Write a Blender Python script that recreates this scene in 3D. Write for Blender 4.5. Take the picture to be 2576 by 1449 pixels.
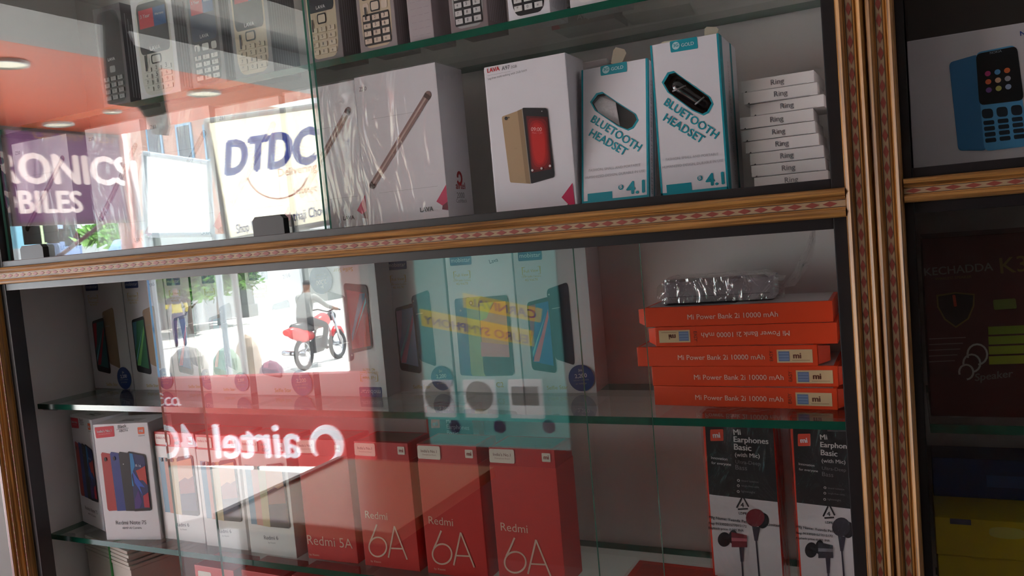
import bpy, bmesh, math, random
from mathutils import Vector, Matrix
from mathutils.geometry import tessellate_polygon
random.seed(7)
S = bpy.context.scene
C = S.collection
for o in list(bpy.data.objects): bpy.data.objects.remove(o)

# ------------------------------------------------------------------ camera, world, sun, exposure
# world frame: X to the right along the cabinet front, Y into the cabinet, Z up; front of the cabinet is Y = 0
F = 2050.0                                             # focal length in pixels of the 2576 x 1449 frame
CX, CY = 1288.0, 724.5
CAM = Vector((0, -.75, 0))
def _unit(v): return Vector(v).normalized()
_x = _unit((2920+CX, -(950-CY), -F))                   # image directions of the cabinet's axes (x right, y down, z ahead)
_v = Vector((2300-CX, 495-CY, F)); _y = (_v - _v.dot(_x)*_x).normalized()
_z = _x.cross(_y)
if _z.y > 0: _z = -_z
AX = Matrix((_x, _y, _z))                              # world = AX @ camera direction
def ray(px, py): return AX @ Vector((px-CX, py-CY, F))
cd = bpy.data.cameras.new('camera'); cd.sensor_width = 36; cd.lens = F*36/2576
cd.clip_start = .01; cd.clip_end = 300
cam = bpy.data.objects.new('camera', cd); C.objects.link(cam)
r_, u_, b_ = AX @ Vector((1,0,0)), AX @ Vector((0,-1,0)), AX @ Vector((0,0,-1))
cam.matrix_world = Matrix(((r_.x,u_.x,b_.x,CAM.x),(r_.y,u_.y,b_.y,CAM.y),(r_.z,u_.z,b_.z,CAM.z),(0,0,0,1)))
S.camera = cam
W = bpy.data.worlds.new('sky'); S.world = W; W.use_nodes = True
W.node_tree.nodes['Background'].inputs[0].default_value = (.80,.90,1,1)
W.node_tree.nodes['Background'].inputs[1].default_value = 3.4
sl = bpy.data.lights.new('sun', 'SUN'); sl.energy = 13; sl.angle = .009; sl.color = (1,.965,.91)
sun = bpy.data.objects.new('sun', sl); C.objects.link(sun)
sun.rotation_euler = Vector((.22,-.34,.91)).to_track_quat('Z','Y').to_euler()
S.view_settings.view_transform = 'Standard'; S.view_settings.look = 'None'
S.view_settings.exposure = 1.68; S.view_settings.gamma = 1; S.view_settings.use_curve_mapping = False
S.cycles.transparent_max_bounces = 32
S.cycles.max_bounces = 10; S.cycles.glossy_bounces = 4; S.cycles.diffuse_bounces = 5
S.cycles.caustics_reflective = False; S.cycles.caustics_refractive = False

# ------------------------------------------------------------------ materials
def lin(c):
    c /= 255.0
    return c/12.92 if c <= .04045 else ((c+.055)/1.055)**2.4
def col(rgb): return (lin(rgb[0]), lin(rgb[1]), lin(rgb[2]), 1)
MATS = {}
def M(rgb, rough=.5, vary=.05, scale=60, metal=0, bump=0, spec=.5):
    key = (tuple(rgb), rough, vary, scale, metal, bump, spec)
    if key in MATS: return MATS[key]
    m = bpy.data.materials.new('surface_%02x%02x%02x' % tuple(int(v) for v in rgb)); m.use_nodes = True
    nt = m.node_tree; p = nt.nodes['Principled BSDF']
    p.inputs['Roughness'].default_value = rough; p.inputs['Metallic'].default_value = metal
    p.inputs['Specular IOR Level'].default_value = spec
    tc = nt.nodes.new('ShaderNodeTexCoord'); nz = nt.nodes.new('ShaderNodeTexNoise')
    nz.inputs['Scale'].default_value = scale; nz.inputs['Detail'].default_value = 4
    nt.links.new(tc.outputs['Object'], nz.inputs['Vector'])
    mx = nt.nodes.new('ShaderNodeMix'); mx.data_type = 'RGBA'
    c = col(rgb)
    mx.inputs[6].default_value = tuple(min(1,v*(1+vary)) for v in c[:3])+(1,)
    mx.inputs[7].default_value = tuple(v*(1-vary) for v in c[:3])+(1,)
    nt.links.new(nz.outputs['Fac'], mx.inputs[0]); nt.links.new(mx.outputs[2], p.inputs['Base Color'])
    if bump:
        b = nt.nodes.new('ShaderNodeBump'); b.inputs['Strength'].default_value = bump; b.inputs['Distance'].default_value = .001
        nt.links.new(nz.outputs['Fac'], b.inputs['Height']); nt.links.new(b.outputs[0], p.inputs['Normal'])
    MATS[key] = m; return m
def ink(*rgb): return M(rgb, .42, .02)
def glass_mat(name, tint, f0=.043, rough=0.0, bump=0, bscale=30, stretch=(1,1,1), gain=1.0):
    m = bpy.data.materials.new(name); m.use_nodes = True; nt = m.node_tree; nt.nodes.clear()
    N = nt.nodes.new; L = nt.links.new
    out = N('ShaderNodeOutputMaterial'); mix = N('ShaderNodeMixShader'); tr = N('ShaderNodeBsdfTransparent'); gl = N('ShaderNodeBsdfGlossy')
    tr.inputs[0].default_value = (*tint, 1); gl.inputs['Roughness'].default_value = rough; gl.inputs[0].default_value = (1,1,1,1)
    g = N('ShaderNodeNewGeometry'); d = N('ShaderNodeVectorMath'); d.operation = 'DOT_PRODUCT'
    L(g.outputs['Incoming'], d.inputs[1])
    if bump:
        tc = N('ShaderNodeTexCoord'); mp = N('ShaderNodeMapping'); mp.inputs['Scale'].default_value = stretch
        nz = N('ShaderNodeTexNoise'); nz.inputs['Scale'].default_value = bscale; nz.inputs['Detail'].default_value = 3
        nz.inputs['Distortion'].default_value = 1.2
        bm_ = N('ShaderNodeBump'); bm_.inputs['Strength'].default_value = bump; bm_.inputs['Distance'].default_value = .01
        L(tc.outputs['Object'], mp.inputs['Vector']); L(mp.outputs[0], nz.inputs['Vector']); L(nz.outputs['Fac'], bm_.inputs['Height'])
        L(bm_.outputs[0], gl.inputs['Normal']); L(bm_.outputs[0], d.inputs[0])
    else: L(g.outputs['Normal'], d.inputs[0])
    def mth(op, a, b=None):
        n = N('ShaderNodeMath'); n.operation = op
        for i, v in enumerate((a, b)):
            if v is None: continue
            if isinstance(v, (int, float)): n.inputs[i].default_value = v
            else: L(v, n.inputs[i])
        return n.outputs[0]
    c = mth('ABSOLUTE', d.outputs['Value']); p5 = mth('POWER', mth('SUBTRACT', 1.0, c), 5.0)
    fr = mth('MINIMUM', mth('MULTIPLY', mth('ADD', mth('MULTIPLY', p5, 1-f0), f0), gain), 1.0)
    L(fr, mix.inputs[0]); L(tr.outputs[0], mix.inputs[1]); L(gl.outputs[0], mix.inputs[2]); L(mix.outputs[0], out.inputs[0])
    return m
def wood_mat(name, a, b, axis, rough=.42):
    m = bpy.data.materials.new(name); m.use_nodes = True; nt = m.node_tree; p = nt.nodes['Principled BSDF']
    tc = nt.nodes.new('ShaderNodeTexCoord'); mp = nt.nodes.new('ShaderNodeMapping'); nz = nt.nodes.new('ShaderNodeTexNoise')
    sc = [420.0]*3; sc[axis] = 9.0; mp.inputs['Scale'].default_value = sc
    nz.inputs['Scale'].default_value = 1.0; nz.inputs['Detail'].default_value = 5
    rp = nt.nodes.new('ShaderNodeValToRGB'); rp.color_ramp.elements[0].position = .35; rp.color_ramp.elements[1].position = .62
    rp.color_ramp.elements[0].color = col(a); rp.color_ramp.elements[1].color = col(b)
    nt.links.new(tc.outputs['Object'], mp.inputs['Vector']); nt.links.new(mp.outputs[0], nz.inputs['Vector'])
    nt.links.new(nz.outputs['Fac'], rp.inputs[0]); nt.links.new(rp.outputs[0], p.inputs['Base Color'])
    bp = nt.nodes.new('ShaderNodeBump'); bp.inputs['Strength'].default_value = .25; bp.inputs['Distance'].default_value = .0006
    nt.links.new(nz.outputs['Fac'], bp.inputs['Height']); nt.links.new(bp.outputs[0], p.inputs['Normal'])
    p.inputs['Roughness'].default_value = rough
    return m
def translucent(name, rgb, t=.6):
    m = bpy.data.materials.new(name); m.use_nodes = True; nt = m.node_tree; nt.nodes.clear(); N = nt.nodes.new
    o = N('ShaderNodeOutputMaterial'); mx = N('ShaderNodeMixShader'); a = N('ShaderNodeBsdfDiffuse'); b = N('ShaderNodeBsdfTranslucent')
    tc = N('ShaderNodeTexCoord'); nz = N('ShaderNodeTexNoise'); nz.inputs['Scale'].default_value = 3; cm = N('ShaderNodeMix'); cm.data_type = 'RGBA'
    c = col(rgb); cm.inputs[6].default_value = c; cm.inputs[7].default_value = tuple(v*.88 for v in c[:3])+(1,)
    nt.links.new(tc.outputs['Object'], nz.inputs['Vector']); nt.links.new(nz.outputs['Fac'], cm.inputs[0])
    nt.links.new(cm.outputs[2], a.inputs[0]); nt.links.new(cm.outputs[2], b.inputs[0])
    mx.inputs[0].default_value = t
    nt.links.new(a.outputs[0], mx.inputs[1]); nt.links.new(b.outputs[0], mx.inputs[2]); nt.links.new(mx.outputs[0], o.inputs[0])
    return m
def emissive(name, rgb, e):  # self-glowing surface: lamp diffusers, and signs brightened by added glow
    m = bpy.data.materials.new(name); m.use_nodes = True; p = m.node_tree.nodes['Principled BSDF']
    p.inputs['Base Color'].default_value = col(rgb); p.inputs['Emission Color'].default_value = col(rgb); p.inputs['Emission Strength'].default_value = e
    return m

GLASS = glass_mat('clear_glass', (.972,.985,.978))
SHELF = glass_mat('shelf_glass', (.93,.965,.945))
EDGE = M((14,84,66), .12, .12, 40, spec=.8)
EDGE2 = M((104,176,154), .1, .12, 40, spec=.8)
WRAP = glass_mat('shrink_film', (.985,.985,.985), .045, .06, .28, 20, (1,1,.35), 1.0)
POLY = glass_mat('poly_bag', (.985,.985,.985), .05, .08, .45, 42, (1,1,.5), 1.1)
WRAP2 = glass_mat('thin_film', (.99,.99,.99), .02, .05, .15, 20, (1,1,.35), .5)
BAG = glass_mat('thick_poly_bag', (.95,.95,.95), .10, .14, .8, 55, (1,1,.6), 2.2)
WHITE = ink(226,224,230); OFFW = ink(214,212,214)
BLACKF = M((36,33,35), .38, .12, 200, spec=.5)

# ------------------------------------------------------------------ mesh helpers
class MB:
    """collects faces, each with a material, and links them as ONE mesh object"""
    def __init__(s): s.v = []; s.f = []; s.m = []; s.mats = []
    def mi(s, m):
        if m not in s.mats: s.mats.append(m)
        return s.mats.index(m)
    def face(s, pts, m):
        n = len(s.v); s.v += [tuple(p) for p in pts]; s.f.append(tuple(range(n, n+len(pts)))); s.m.append(s.mi(m))
    def add(s, verts, faces, m, X=None):
        n = len(s.v); s.v += [tuple(X @ Vector(p)) if X else tuple(p) for p in verts]
        k = s.mi(m)
        for f in faces: s.f.append(tuple(n+i for i in f)); s.m.append(k)
    def box(s, a, b, m, X=None):
        (x0,y0,z0),(x1,y1,z1) = a, b
        s.add([(x0,y0,z0),(x1,y0,z0),(x1,y1,z0),(x0,y1,z0),(x0,y0,z1),(x1,y0,z1),(x1,y1,z1),(x0,y1,z1)],
              [(0,3,2,1),(4,5,6,7),(0,1,5,4),(1,2,6,5),(2,3,7,6),(3,0,4,7)], m, X)
    def tube(s, pts, r, m, n=8, closed=False):
        pts = [Vector(p) for p in pts]; rings = []; base = len(s.v); k = s.mi(m)
        rr = r if isinstance(r, (list, tuple)) else [r]*len(pts)
        up = None
        for i, p in enumerate(pts):
            a = pts[i-1] if (i or closed) else p; b = pts[(i+1) % len(pts)] if (i+1 < len(pts) or closed) else p
            t = (b-a).normalized()
            if up is None: up = t.orthogonal().normalized()
            up = (up - up.dot(t)*t).normalized(); w = t.cross(up)
            for j in range(n):
                an = 2*math.pi*j/n; s.v.append(tuple(p + rr[i]*(math.cos(an)*up + math.sin(an)*w)))
        q = len(pts)
        for i in range(q if closed else q-1):
            for j in range(n):
                a = base+i*n+j; b = base+i*n+(j+1) % n; c_ = base+((i+1) % q)*n+(j+1) % n; d = base+((i+1) % q)*n+j
                s.f.append((a,b,c_,d)); s.m.append(k)
        if not closed:
            s.f.append(tuple(base+j for j in range(n))[::-1]); s.m.append(k)
            s.f.append(tuple(base+(q-1)*n+j for j in range(n))); s.m.append(k)
    def lathe(s, prof, m, X=None, n=20):
        base = []; fc = []
        for r, z in prof:
            for j in range(n): base.append((r*math.cos(2*math.pi*j/n), r*math.sin(2*math.pi*j/n), z))
        for i in range(len(prof)-1):
            for j in range(n): fc.append((i*n+j, i*n+(j+1) % n, (i+1)*n+(j+1) % n, (i+1)*n+j))
        s.add(base, fc, m, X)
    def extrude(s, prof, m, X):
        """closed 2-D profile (a, b) swept along local z from 0 to 1 by the matrix X"""
        n = len(prof)
        v = [(a,b,0) for a,b in prof] + [(a,b,1) for a,b in prof]
        fc = [(i,(i+1) % n,n+(i+1) % n,n+i) for i in range(n)] + [tuple(range(n))[::-1], tuple(range(n,2*n))]
        s.add(v, fc, m, X)
    def prism(s, poly, y0, y1, m, X=None):
        n = len(poly)
        v = [(a,y0,b) for a,b in poly] + [(a,y1,b) for a,b in poly]
        fc = [tuple(range(n)), tuple(range(n,2*n))[::-1]] + [(i,n+i,n+(i+1) % n,(i+1) % n) for i in range(n)]
        s.add(v, fc, m, X)
    def build(s, name, parent=None, bevel=0, smooth=False, mirror=None):
        me = bpy.data.meshes.new(name)
        vv = s.v if mirror is None else [(x, mirror-y, z) for x, y, z in s.v]
        ff = s.f if mirror is None else [f[::-1] for f in s.f]
        me.from_pydata(vv, [], ff)
        for m in s.mats: me.materials.append(m)
        me.polygons.foreach_set('material_index', s.m)
        if smooth: me.polygons.foreach_set('use_smooth', [True]*len(s.f))
        if bevel:
            b = bmesh.new(); b.from_mesh(me); bmesh.ops.remove_doubles(b, verts=b.verts, dist=1e-6)
            bmesh.ops.bevel(b, geom=[e for e in b.edges if len(e.link_faces) == 2 and e.calc_face_angle(0) > .5], offset=bevel, segments=2, profile=.7, affect='EDGES', clamp_overlap=True)
            b.to_mesh(me); b.free()
        me.update()
        o = bpy.data.objects.new(name, me); C.objects.link(o)
        if parent: o.parent = parent
        return o
def tag(o, label=None, cat=None, group=None, kind=None):
    if label: o['label'] = label
    if cat: o['category'] = cat
    if group: o['group'] = group
    if kind: o['kind'] = kind
    return o
def empty(name, loc=(0,0,0), rz=0, label=None, cat=None, group=None):
    o = bpy.data.objects.new(name, None); o.empty_display_size = .02; C.objects.link(o)
    o.location = loc; o.rotation_euler = (0,0,rz)
    return tag(o, label, cat, group)
def copy_child(o, parent):
    c = o.copy(); C.objects.link(c); c.parent = parent; return c

TXT = {}
def text_geo(s, bold=0.0, shear=0.0):
    key = (s, bold, shear)
    if key not in TXT:
        cu = bpy.data.curves.new('lettering', 'FONT'); cu.body = s; cu.size = 1; cu.resolution_u = 3; cu.offset = min(bold,0); cu.shear = shear
        ob = bpy.data.objects.new('lettering', cu); C.objects.link(ob)
        bpy.context.view_layer.update()
        me = bpy.data.meshes.new_from_object(ob.evaluated_get(bpy.context.evaluated_depsgraph_get()))
        vs = [(v.co.x, v.co.y, 0) for v in me.vertices]; fs = [tuple(p.vertices) for p in me.polygons]
        bpy.data.objects.remove(ob); bpy.data.curves.remove(cu); bpy.data.meshes.remove(me)
        if bold > 0:                                         # heavier strokes: the outline laid over itself, slightly shifted
            n = len(vs); b_ = bold*.8; base = list(vs); fb = list(fs); vs = []; fs = []
            for k, (dx, dy) in enumerate(((-b_,0),(b_,0),(0,-b_*.6),(0,b_*.6))):
                vs += [(x+dx, y+dy, k) for x, y, _ in base]; fs += [tuple(i+k*n for i in f) for f in fb]
        x0 = min(v[0] for v in vs); x1 = max(v[0] for v in vs)
        TXT[key] = ([(x-x0, y, k) for x, y, k in vs], fs, x1-x0)
    return TXT[key]

class Print:
    """flat print on a rectangle: fractions (a, b) of it, a to the right, b up"""
    def __init__(s, org, du, dv, nrm, eps=.00018):
        s.o, s.du, s.dv, s.n, s.eps = Vector(org), Vector(du), Vector(dv), Vector(nrm), eps
        s.w, s.h = s.du.length, s.dv.length; s.mb = MB(); s.flip = False
    def P(s, a, b, l):
        if s.flip: a, b = 1-a, 1-b
        return s.o + a*s.du + b*s.dv + s.n*s.eps*l
    def poly(s, pts, m, l=1): s.mb.face([s.P(a,b,l) for a,b in pts], m)
    def rect(s, x0, y0, x1, y1, m, l=1): s.poly([(x0,y0),(x1,y0),(x1,y1),(x0,y1)], m, l)
    def ell(s, cx, cy, r, m, l=1, n=28, k=1.0):
        s.poly([(cx+r*math.cos(2*math.pi*i/n), cy+k*r*s.w/s.h*math.sin(2*math.pi*i/n)) for i in range(n)], m, l)
    def round(s, quad, m, l=1, r=.12, n=4):
        q = [Vector(p) for p in quad]; pts = []
        for i in range(4):
            p, a, b = q[i], q[i-1], q[(i+1) % 4]
            L = min((a-p).length, (b-p).length)*r*2
            pa = p+(a-p)*min(.5, r*2*min((b-p).length/(a-p).length, 1)); pb = p+(b-p)*min(.5, r*2*min((a-p).length/(b-p).length, 1))
            for k in range(n+1):
                t = k/n; pts.append(((1-t)**2*pa+2*t*(1-t)*p+t*t*pb))
        s.poly([(v.x,v.y) for v in pts], m, l)
    def stroke(s, pts, wd, m, l=1, closed=False):
        """line of metric width wd through fractional points"""
        q = [Vector((a*s.w, b*s.h)) for a,b in pts]; L, R = [], []
        n = len(q)
        for i, p in enumerate(q):
            a = q[i-1] if (i or closed) else p; b = q[(i+1) % n] if (i+1 < n or closed) else p
            t = (b-a).normalized(); nn = Vector((-t.y,t.x))
            cs = 1.0
            if 0 < i < n-1 or closed:
                t1 = (p-a).normalized(); cs = max(.45, abs(t1.dot(t)))
            L.append(p+nn*wd/2/cs); R.append(p-nn*wd/2/cs)
        for i in range(n if closed else n-1):
            j = (i+1) % n
            s.poly([(v.x/s.w, v.y/s.h) for v in (R[i],R[j],L[j],L[i])], m, l)
    def text(s, t, p0, p1, m, l=2, bold=0.0, cap=None, mir=False, shear=0.0):
        """baseline from p0 to p1 (fractions); cap = letter height as a fraction of the width scale"""
        vs, fs, w = text_geo(t, bold, shear)
        A = Vector((p0[0]*s.w, p0[1]*s.h)); B = Vector((p1[0]*s.w, p1[1]*s.h)); d = B-A; k = d.length/w
        ex = d.normalized(); ey = Vector((-ex.y, ex.x)); ky = k if cap is None else cap
        pts = []
        for x, y, j in vs:
            q = A + ex*x*k + ey*y*ky
            pts.append(s.P(q.x/s.w, q.y/s.h, l+.15*j))
        s.mb.add(pts, fs, m)
    def build(s, name, parent, mirror=None): return s.mb.build(name, parent, mirror=mirror)

def UQ(quad):
    """maps points of a photographed rectangle (corners TL, TR, BR, BL) to fractions of the flat rectangle"""
    (x0,y0),(x1,y1),(x2,y2),(x3,y3) = [quad[3], quad[2], quad[1], quad[0]]     # BL BR TR TL
    A = []; src = [(0,0),(1,0),(1,1),(0,1)]; dst = [(x0,y0),(x1,y1),(x2,y2),(x3,y3)]
    for (u,v),(x,y) in zip(src, dst):
        A.append([u,v,1,0,0,0,-u*x,-v*x,x]); A.append([0,0,0,u,v,1,-u*y,-v*y,y])
    n = 8
    for i in range(n):
        p = max(range(i,n), key=lambda r: abs(A[r][i])); A[i], A[p] = A[p], A[i]
        for r in range(n):
            if r != i:
                k = A[r][i]/A[i][i]
                if k: A[r] = [a-k*b for a,b in zip(A[r],A[i])]
    h = [A[i][8]/A[i][i] for i in range(n)]
    H = Matrix(((h[0],h[1],h[2]),(h[3],h[4],h[5]),(h[6],h[7],1))).inverted()
    def f(*p):
        out = []
        for x, y in p:
            q = H @ Vector((x,y,1)); out.append((q.x/q.z, q.y/q.z))
        return out if len(out) > 1 else out[0]
    return f

# a standing carton: Empty at the middle of its front bottom edge, front face towards local -y
class Carton:
    def __init__(s, name, p0, p1, z, h, d, label, cat='box', group=None, m=None, bevel=.0008, tilt=0, body=True):
        P, Q = Vector((p0[0],p0[1],0)), Vector((p1[0],p1[1],0)); s.w = (Q-P).length; s.h = h; s.d = d
        mid = (P+Q)/2; rz = math.atan2(Q.y-P.y, Q.x-P.x)
        s.root = empty(name, (mid.x,mid.y,z), rz, label, cat, group); s.root.rotation_euler[0] = tilt
        if body:
            b = MB(); b.box((-s.w/2,0,0),(s.w/2,d,h), m or WHITE); s.body = b.build('carton', s.root, bevel)
    def front(s, y=0): return Print((-s.w/2,-y,0),(s.w,0,0),(0,0,s.h),(0,-1,0))
    def right(s, x=0): return Print((s.w/2+x,0,0),(0,s.d,0),(0,0,s.h),(1,0,0))
    def top(s, z=0): return Print((-s.w/2,0,s.h+z),(s.w,0,0),(0,s.d,0),(0,0,1))
    def wrap(s, g=.0012, m=None):
        b = MB(); b.box((-s.w/2-g,-g-.0006,.0005),(s.w/2+g,s.d+g,s.h+g), m or WRAP); return b.build('shrink_wrap', s.root)

# ------------------------------------------------------------------ the cabinets
ZU, ZM, ZL, ZB, ZT = .0205, -.2001, -.4066, -.60, .2195     # upper floor, middle shelf, lower shelf, bottom shelf, top shelf
YB = .212                                                  # back panel
WALLM = M((224,218,216), .55, .04, 14)
GOLD_H = wood_mat('gold_wood_horizontal', (118,78,38), (198,144,80), 0)
GOLD_V = wood_mat('gold_wood_vertical', (104,68,30), (188,134,68), 2)
CREAM = M((188,160,126), .55, .12, 300); DIAM = M((150,72,60), .5, .15, 260); LINE = M((58,44,34), .5, .1, 200)
TOPZ, BOTZ = .62, -.72
def cabinet(label):
    return empty('display_cabinet', (0,0,0), 0, label, 'display cabinet')
def moulding(cab, a, b, width, dia=True, gap=.0142):
    """gold moulding with an inlaid diamond strip between world points a and b (x or z axis), width across"""
    a, b = Vector(a), Vector(b); hor = abs(b.x-a.x) > abs(b.z-a.z)
    L = (b-a).length; gm = GOLD_H if hor else GOLD_V
    w = width
    prof = [(0,0),(0,.005),(.05,.0085),(.17,.0102),(.27,.0085),(.30,.0062),(.345,.0062),(.35,.0052),(.60,.0052),(.605,.0062),(.64,.0062),(.66,.0080),(.72,.0070),(.76,.0092),(.86,.0110),(.95,.0088),(1,.005),(1,0)]
    if hor: X = Matrix(((0,0,L,a.x),(0,-1,0,a.y),(w,0,0,a.z),(0,0,0,1)))
    else:   X = Matrix(((w,0,0,a.x),(0,-1,0,a.y),(0,0,L,a.z),(0,0,0,1)))
    mb = MB(); mb.extrude(prof, gm, X); o = mb.build('moulding', cab)
    st = MB()
    def slab(u0, u1, h0, h1, m):
        if hor: st.box((a.x,a.y-h1,a.z+u0*w),(b.x,a.y-h0,a.z+u1*w), m)
        else: st.box((a.x+u0*w,a.y-h1,a.z),(a.x+u1*w,a.y-h0,b.z), m)
    slab(.37,.58,.0050,.0058, CREAM); slab(.345,.37,.0050,.0060, LINE); slab(.58,.605,.0050,.0060, LINE)
    st.build('inlay_strip', o)
    if dia:
        k = gap*.42; t = .095*w
        me = None; n = int(L/gap)
        for i in range(n):
            c = (i+.5)*gap
            if me is None:
                d = MB()
                if hor: pl = [(-k,0),(0,-t),(k,0),(0,t)]
                else: pl = [(-t,0),(0,-k),(t,0),(0,k)]
                d.prism(pl, -.0004, .0006, DIAM); me = d.build('diamond_inlay', o); q = me
            else:
                q = copy_child(me, o)
            q.location = (a.x+c, a.y-.0059, a.z+.475*w) if hor else (a.x+.475*w, a.y-.0059, a.z+c)
    return o
def bar(cab, a, b, name='inner_frame', m=None):
    mb = MB(); mb.box(a, b, m or BLACKF); return mb.build(name, cab, .0008)
def slabglass(name, cab, a, b, edge, surf, thin):
    """glass slab; thin = axis across its thickness; the narrow sides get the green of cut glass"""
    (x0,y0,z0),(x1,y1,z1) = a, b; mb = MB()
    v = [(x0,y0,z0),(x1,y0,z0),(x1,y1,z0),(x0,y1,z0),(x0,y0,z1),(x1,y0,z1),(x1,y1,z1),(x0,y1,z1)]
    fs = {2:[(0,3,2,1),(4,5,6,7)], 1:[(0,1,5,4),(2,3,7,6)], 0:[(1,2,6,5),(3,0,4,7)]}
    for ax in (0,1,2): mb.add(v, fs[ax], surf if ax == thin else edge)
    return mb.build(name, cab)

cabA = cabinet('tall glass-fronted display cabinet with gold diamond-inlaid moulding, full of phone boxes')
XL, XR = -1.24, -.047
def panel(cab, name, a, b, m=None):
    mb = MB(); mb.box(a, b, m or WALLM); return mb.build(name, cab)
panel(cabA, 'back_panel', (XL,YB,BOTZ), (XR,YB+.012,TOPZ))
panel(cabA, 'side_panel', (XL-.016,.022,BOTZ), (XL,YB+.012,TOPZ)); panel(cabA, 'side_panel', (XR,.036,BOTZ), (XR+.024,YB+.012,TOPZ))
panel(cabA, 'divider_board', (XL,.001,-.011), (XR,YB,ZU))
panel(cabA, 'bottom_board', (XL,.001,BOTZ-.02), (XR,YB,BOTZ)); panel(cabA, 'top_board', (XL,.001,TOPZ), (XR,YB,TOPZ+.02))
# black laminated frames round the two openings
for z0, z1 in ((.0125,TOPZ), (BOTZ,-.0115)):
    bar(cabA, (-1.2,0,z0), (-1.189,.0215,z1)); bar(cabA, (-.0555,0,z0), (-.0445,.036,z1))
bar(cabA, (-1.187,0,.0125), (-.0555,.036,.0215)); bar(cabA, (-1.187,0,-.0215), (-.0555,.036,-.0115))
moulding(cabA, (-1.2,0,-.0118), (-.0445,0,-.0118), .0248)
moulding(cabA, (-.0445,0,-.46), (-.0445,0,.32), .0222, gap=.0133)
moulding(cabA, (-1.2215,0,-.60), (-1.2215,0,.10), .0215, gap=.0133)
# glass shelves
slabglass('glass_shelf', cabA, (XL+.003,.042,ZT-.008), (XR-.003,YB-.004,ZT), EDGE, SHELF, 2)
slabglass('glass_shelf', cabA, (XL+.026,.042,ZM-.008), (XR-.003,YB-.004,ZM), EDGE, SHELF, 2)
slabglass('glass_shelf', cabA, (XL+.016,.042,ZL-.008), (XR-.003,YB-.004,ZL), EDGE, SHELF, 2)
slabglass('glass_shelf', cabA, (XL+.016,.042,ZB-.008), (XR-.003,YB-.004,ZB), EDGE, SHELF, 2)
for z in (ZM, ZL, ZB):                                 # little shelf pegs
    for x, sx in ((XL,1),(XR,-1)):
        for y in (.07,.17):
            mb = MB(); mb.tube([(x-sx*.004,y,z-.0125),(x+sx*.03,y,z-.0125)], .0042, M((150,150,155),.3,metal=1), 10)
            mb.build('shelf_peg', cabA, smooth=True)
# sliding panes
def pane(x0, x1, y, z0, z1): return slabglass('glass_door', cabA, (x0,y,z0), (x1,y+.0036,z1), EDGE2, GLASS, 1)
upF = pane(-1.186, -.6035, .0085, .0205, TOPZ-.01); upB = pane(-1.180, -.5995, .0131, .0205, TOPZ-.01)
loF = pane(-.905, -.2995, .0085, BOTZ+.01, -.0205); loB = pane(-.834, -.2325, .0131, BOTZ+.01, -.0205)
HANDLE = M((30,29,30), .42, .15, 120, spec=.4)
def pull(x0, x1, top):
    z0 = .0212; k = .0045
    mb = MB(); mb.prism([(x0,z0),(x1,z0),(x1,top-k),(x1-k,top),(x0+k,top),(x0,top-k)], -.0005, .0083, HANDLE)
    mb.build('door_pull', upF, .0006)
pull(-1.1435, -1.093, .0405); pull(-.7035, -.655, .044)

cabB = cabinet('dark right-hand display cabinet beyond the paired gold uprights')
XA, XZ = .008, .62
moulding(cabB, (-.0222,0,-.46), (-.0222,0,.32), .0222, gap=.0133)
moulding(cabB, (0,0,-.0045), (.40,0,-.0045), .0200)
panel(cabB, 'back_panel', (XA,YB,BOTZ), (XZ,YB+.012,TOPZ)); panel(cabB, 'side_panel', (-.0225,.036,BOTZ), (XA-.002,YB+.012,TOPZ), M((60,52,48),.6))
panel(cabB, 'side_panel', (XZ,.0,BOTZ), (XZ+.016,YB+.012,TOPZ)); panel(cabB, 'divider_board', (XA,.001,-.004), (XZ,YB,.0145))
panel(cabB, 'bottom_board', (XA,.001,BOTZ-.02), (XZ,YB,BOTZ)); panel(cabB, 'top_board', (XA,.001,TOPZ), (XZ,YB,TOPZ+.02))
for z0, z1 in ((.0155,TOPZ), (BOTZ,-.0045)): bar(cabB, (0,0,z0), (.0068,.036,z1))
bar(cabB, (.0068,0,.0155), (XZ,.036,.0235)); bar(cabB, (.0068,0,-.014), (XZ,.036,-.0045))
slabglass('glass_shelf', cabB, (XA+.003,.042,-.2085), (XZ-.003,YB-.004,-.2005), EDGE, SHELF, 2)
slabglass('glass_shelf', cabB, (XA+.003,.042,-.4085), (XZ-.003,YB-.004,-.4005), EDGE, SHELF, 2)
slabglass('glass_door', cabB, (.0075,.009,-.7), (.6,.0132,-.0135), EDGE2, GLASS, 1)

cabC = cabinet('neighbouring cabinet upright at the left edge, gold moulding only')
moulding(cabC, (-1.243,0,-.60), (-1.243,0,.10), .0215, gap=.0133)
panel(cabC, 'side_panel', (-1.2555,.012,BOTZ), (-1.244,.03,.1), M((70,30,34),.5)); bar(cabC, (-1.262,0,BOTZ), (-1.2435,.03,.1), m=M((120,34,40),.4))

# ------------------------------------------------------------------ the shop round it (seen in the panes)
def st(name, a, b, m, mat_bevel=0):
    mb = MB(); mb.box(a, b, m); return tag(mb.build(name, None, mat_bevel), kind='structure')
YM = .782                                                  # virtual depth V (from the camera) -> real y = YM - V
FLOOR = -1.45
st('floor', (-4.95,-3.3,FLOOR-.1), (2.0,.4,FLOOR), M((118,114,114), .45, .1, 3))
st('ceiling', (-2.1,-2.45,1.15), (2.0,.4,1.3), M((226,224,222), .7, .05, 5))
st('wall_back', (-2.4,.235,FLOOR), (2.0,.4,1.3), M((120,108,100), .7))
st('wall_front', (-2.32,-2.45,FLOOR), (2.0,-2.35,1.3), M((92,74,68), .6, .1, 8))
st('wall_right', (2.0,-2.45,FLOOR), (2.1,.4,1.3), M((206,202,200), .7))
st('trim_1', (-3.08,-3.35,.9), (-2.66,1.2,1.3), M((168,168,166), .6, .04, 6))
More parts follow.
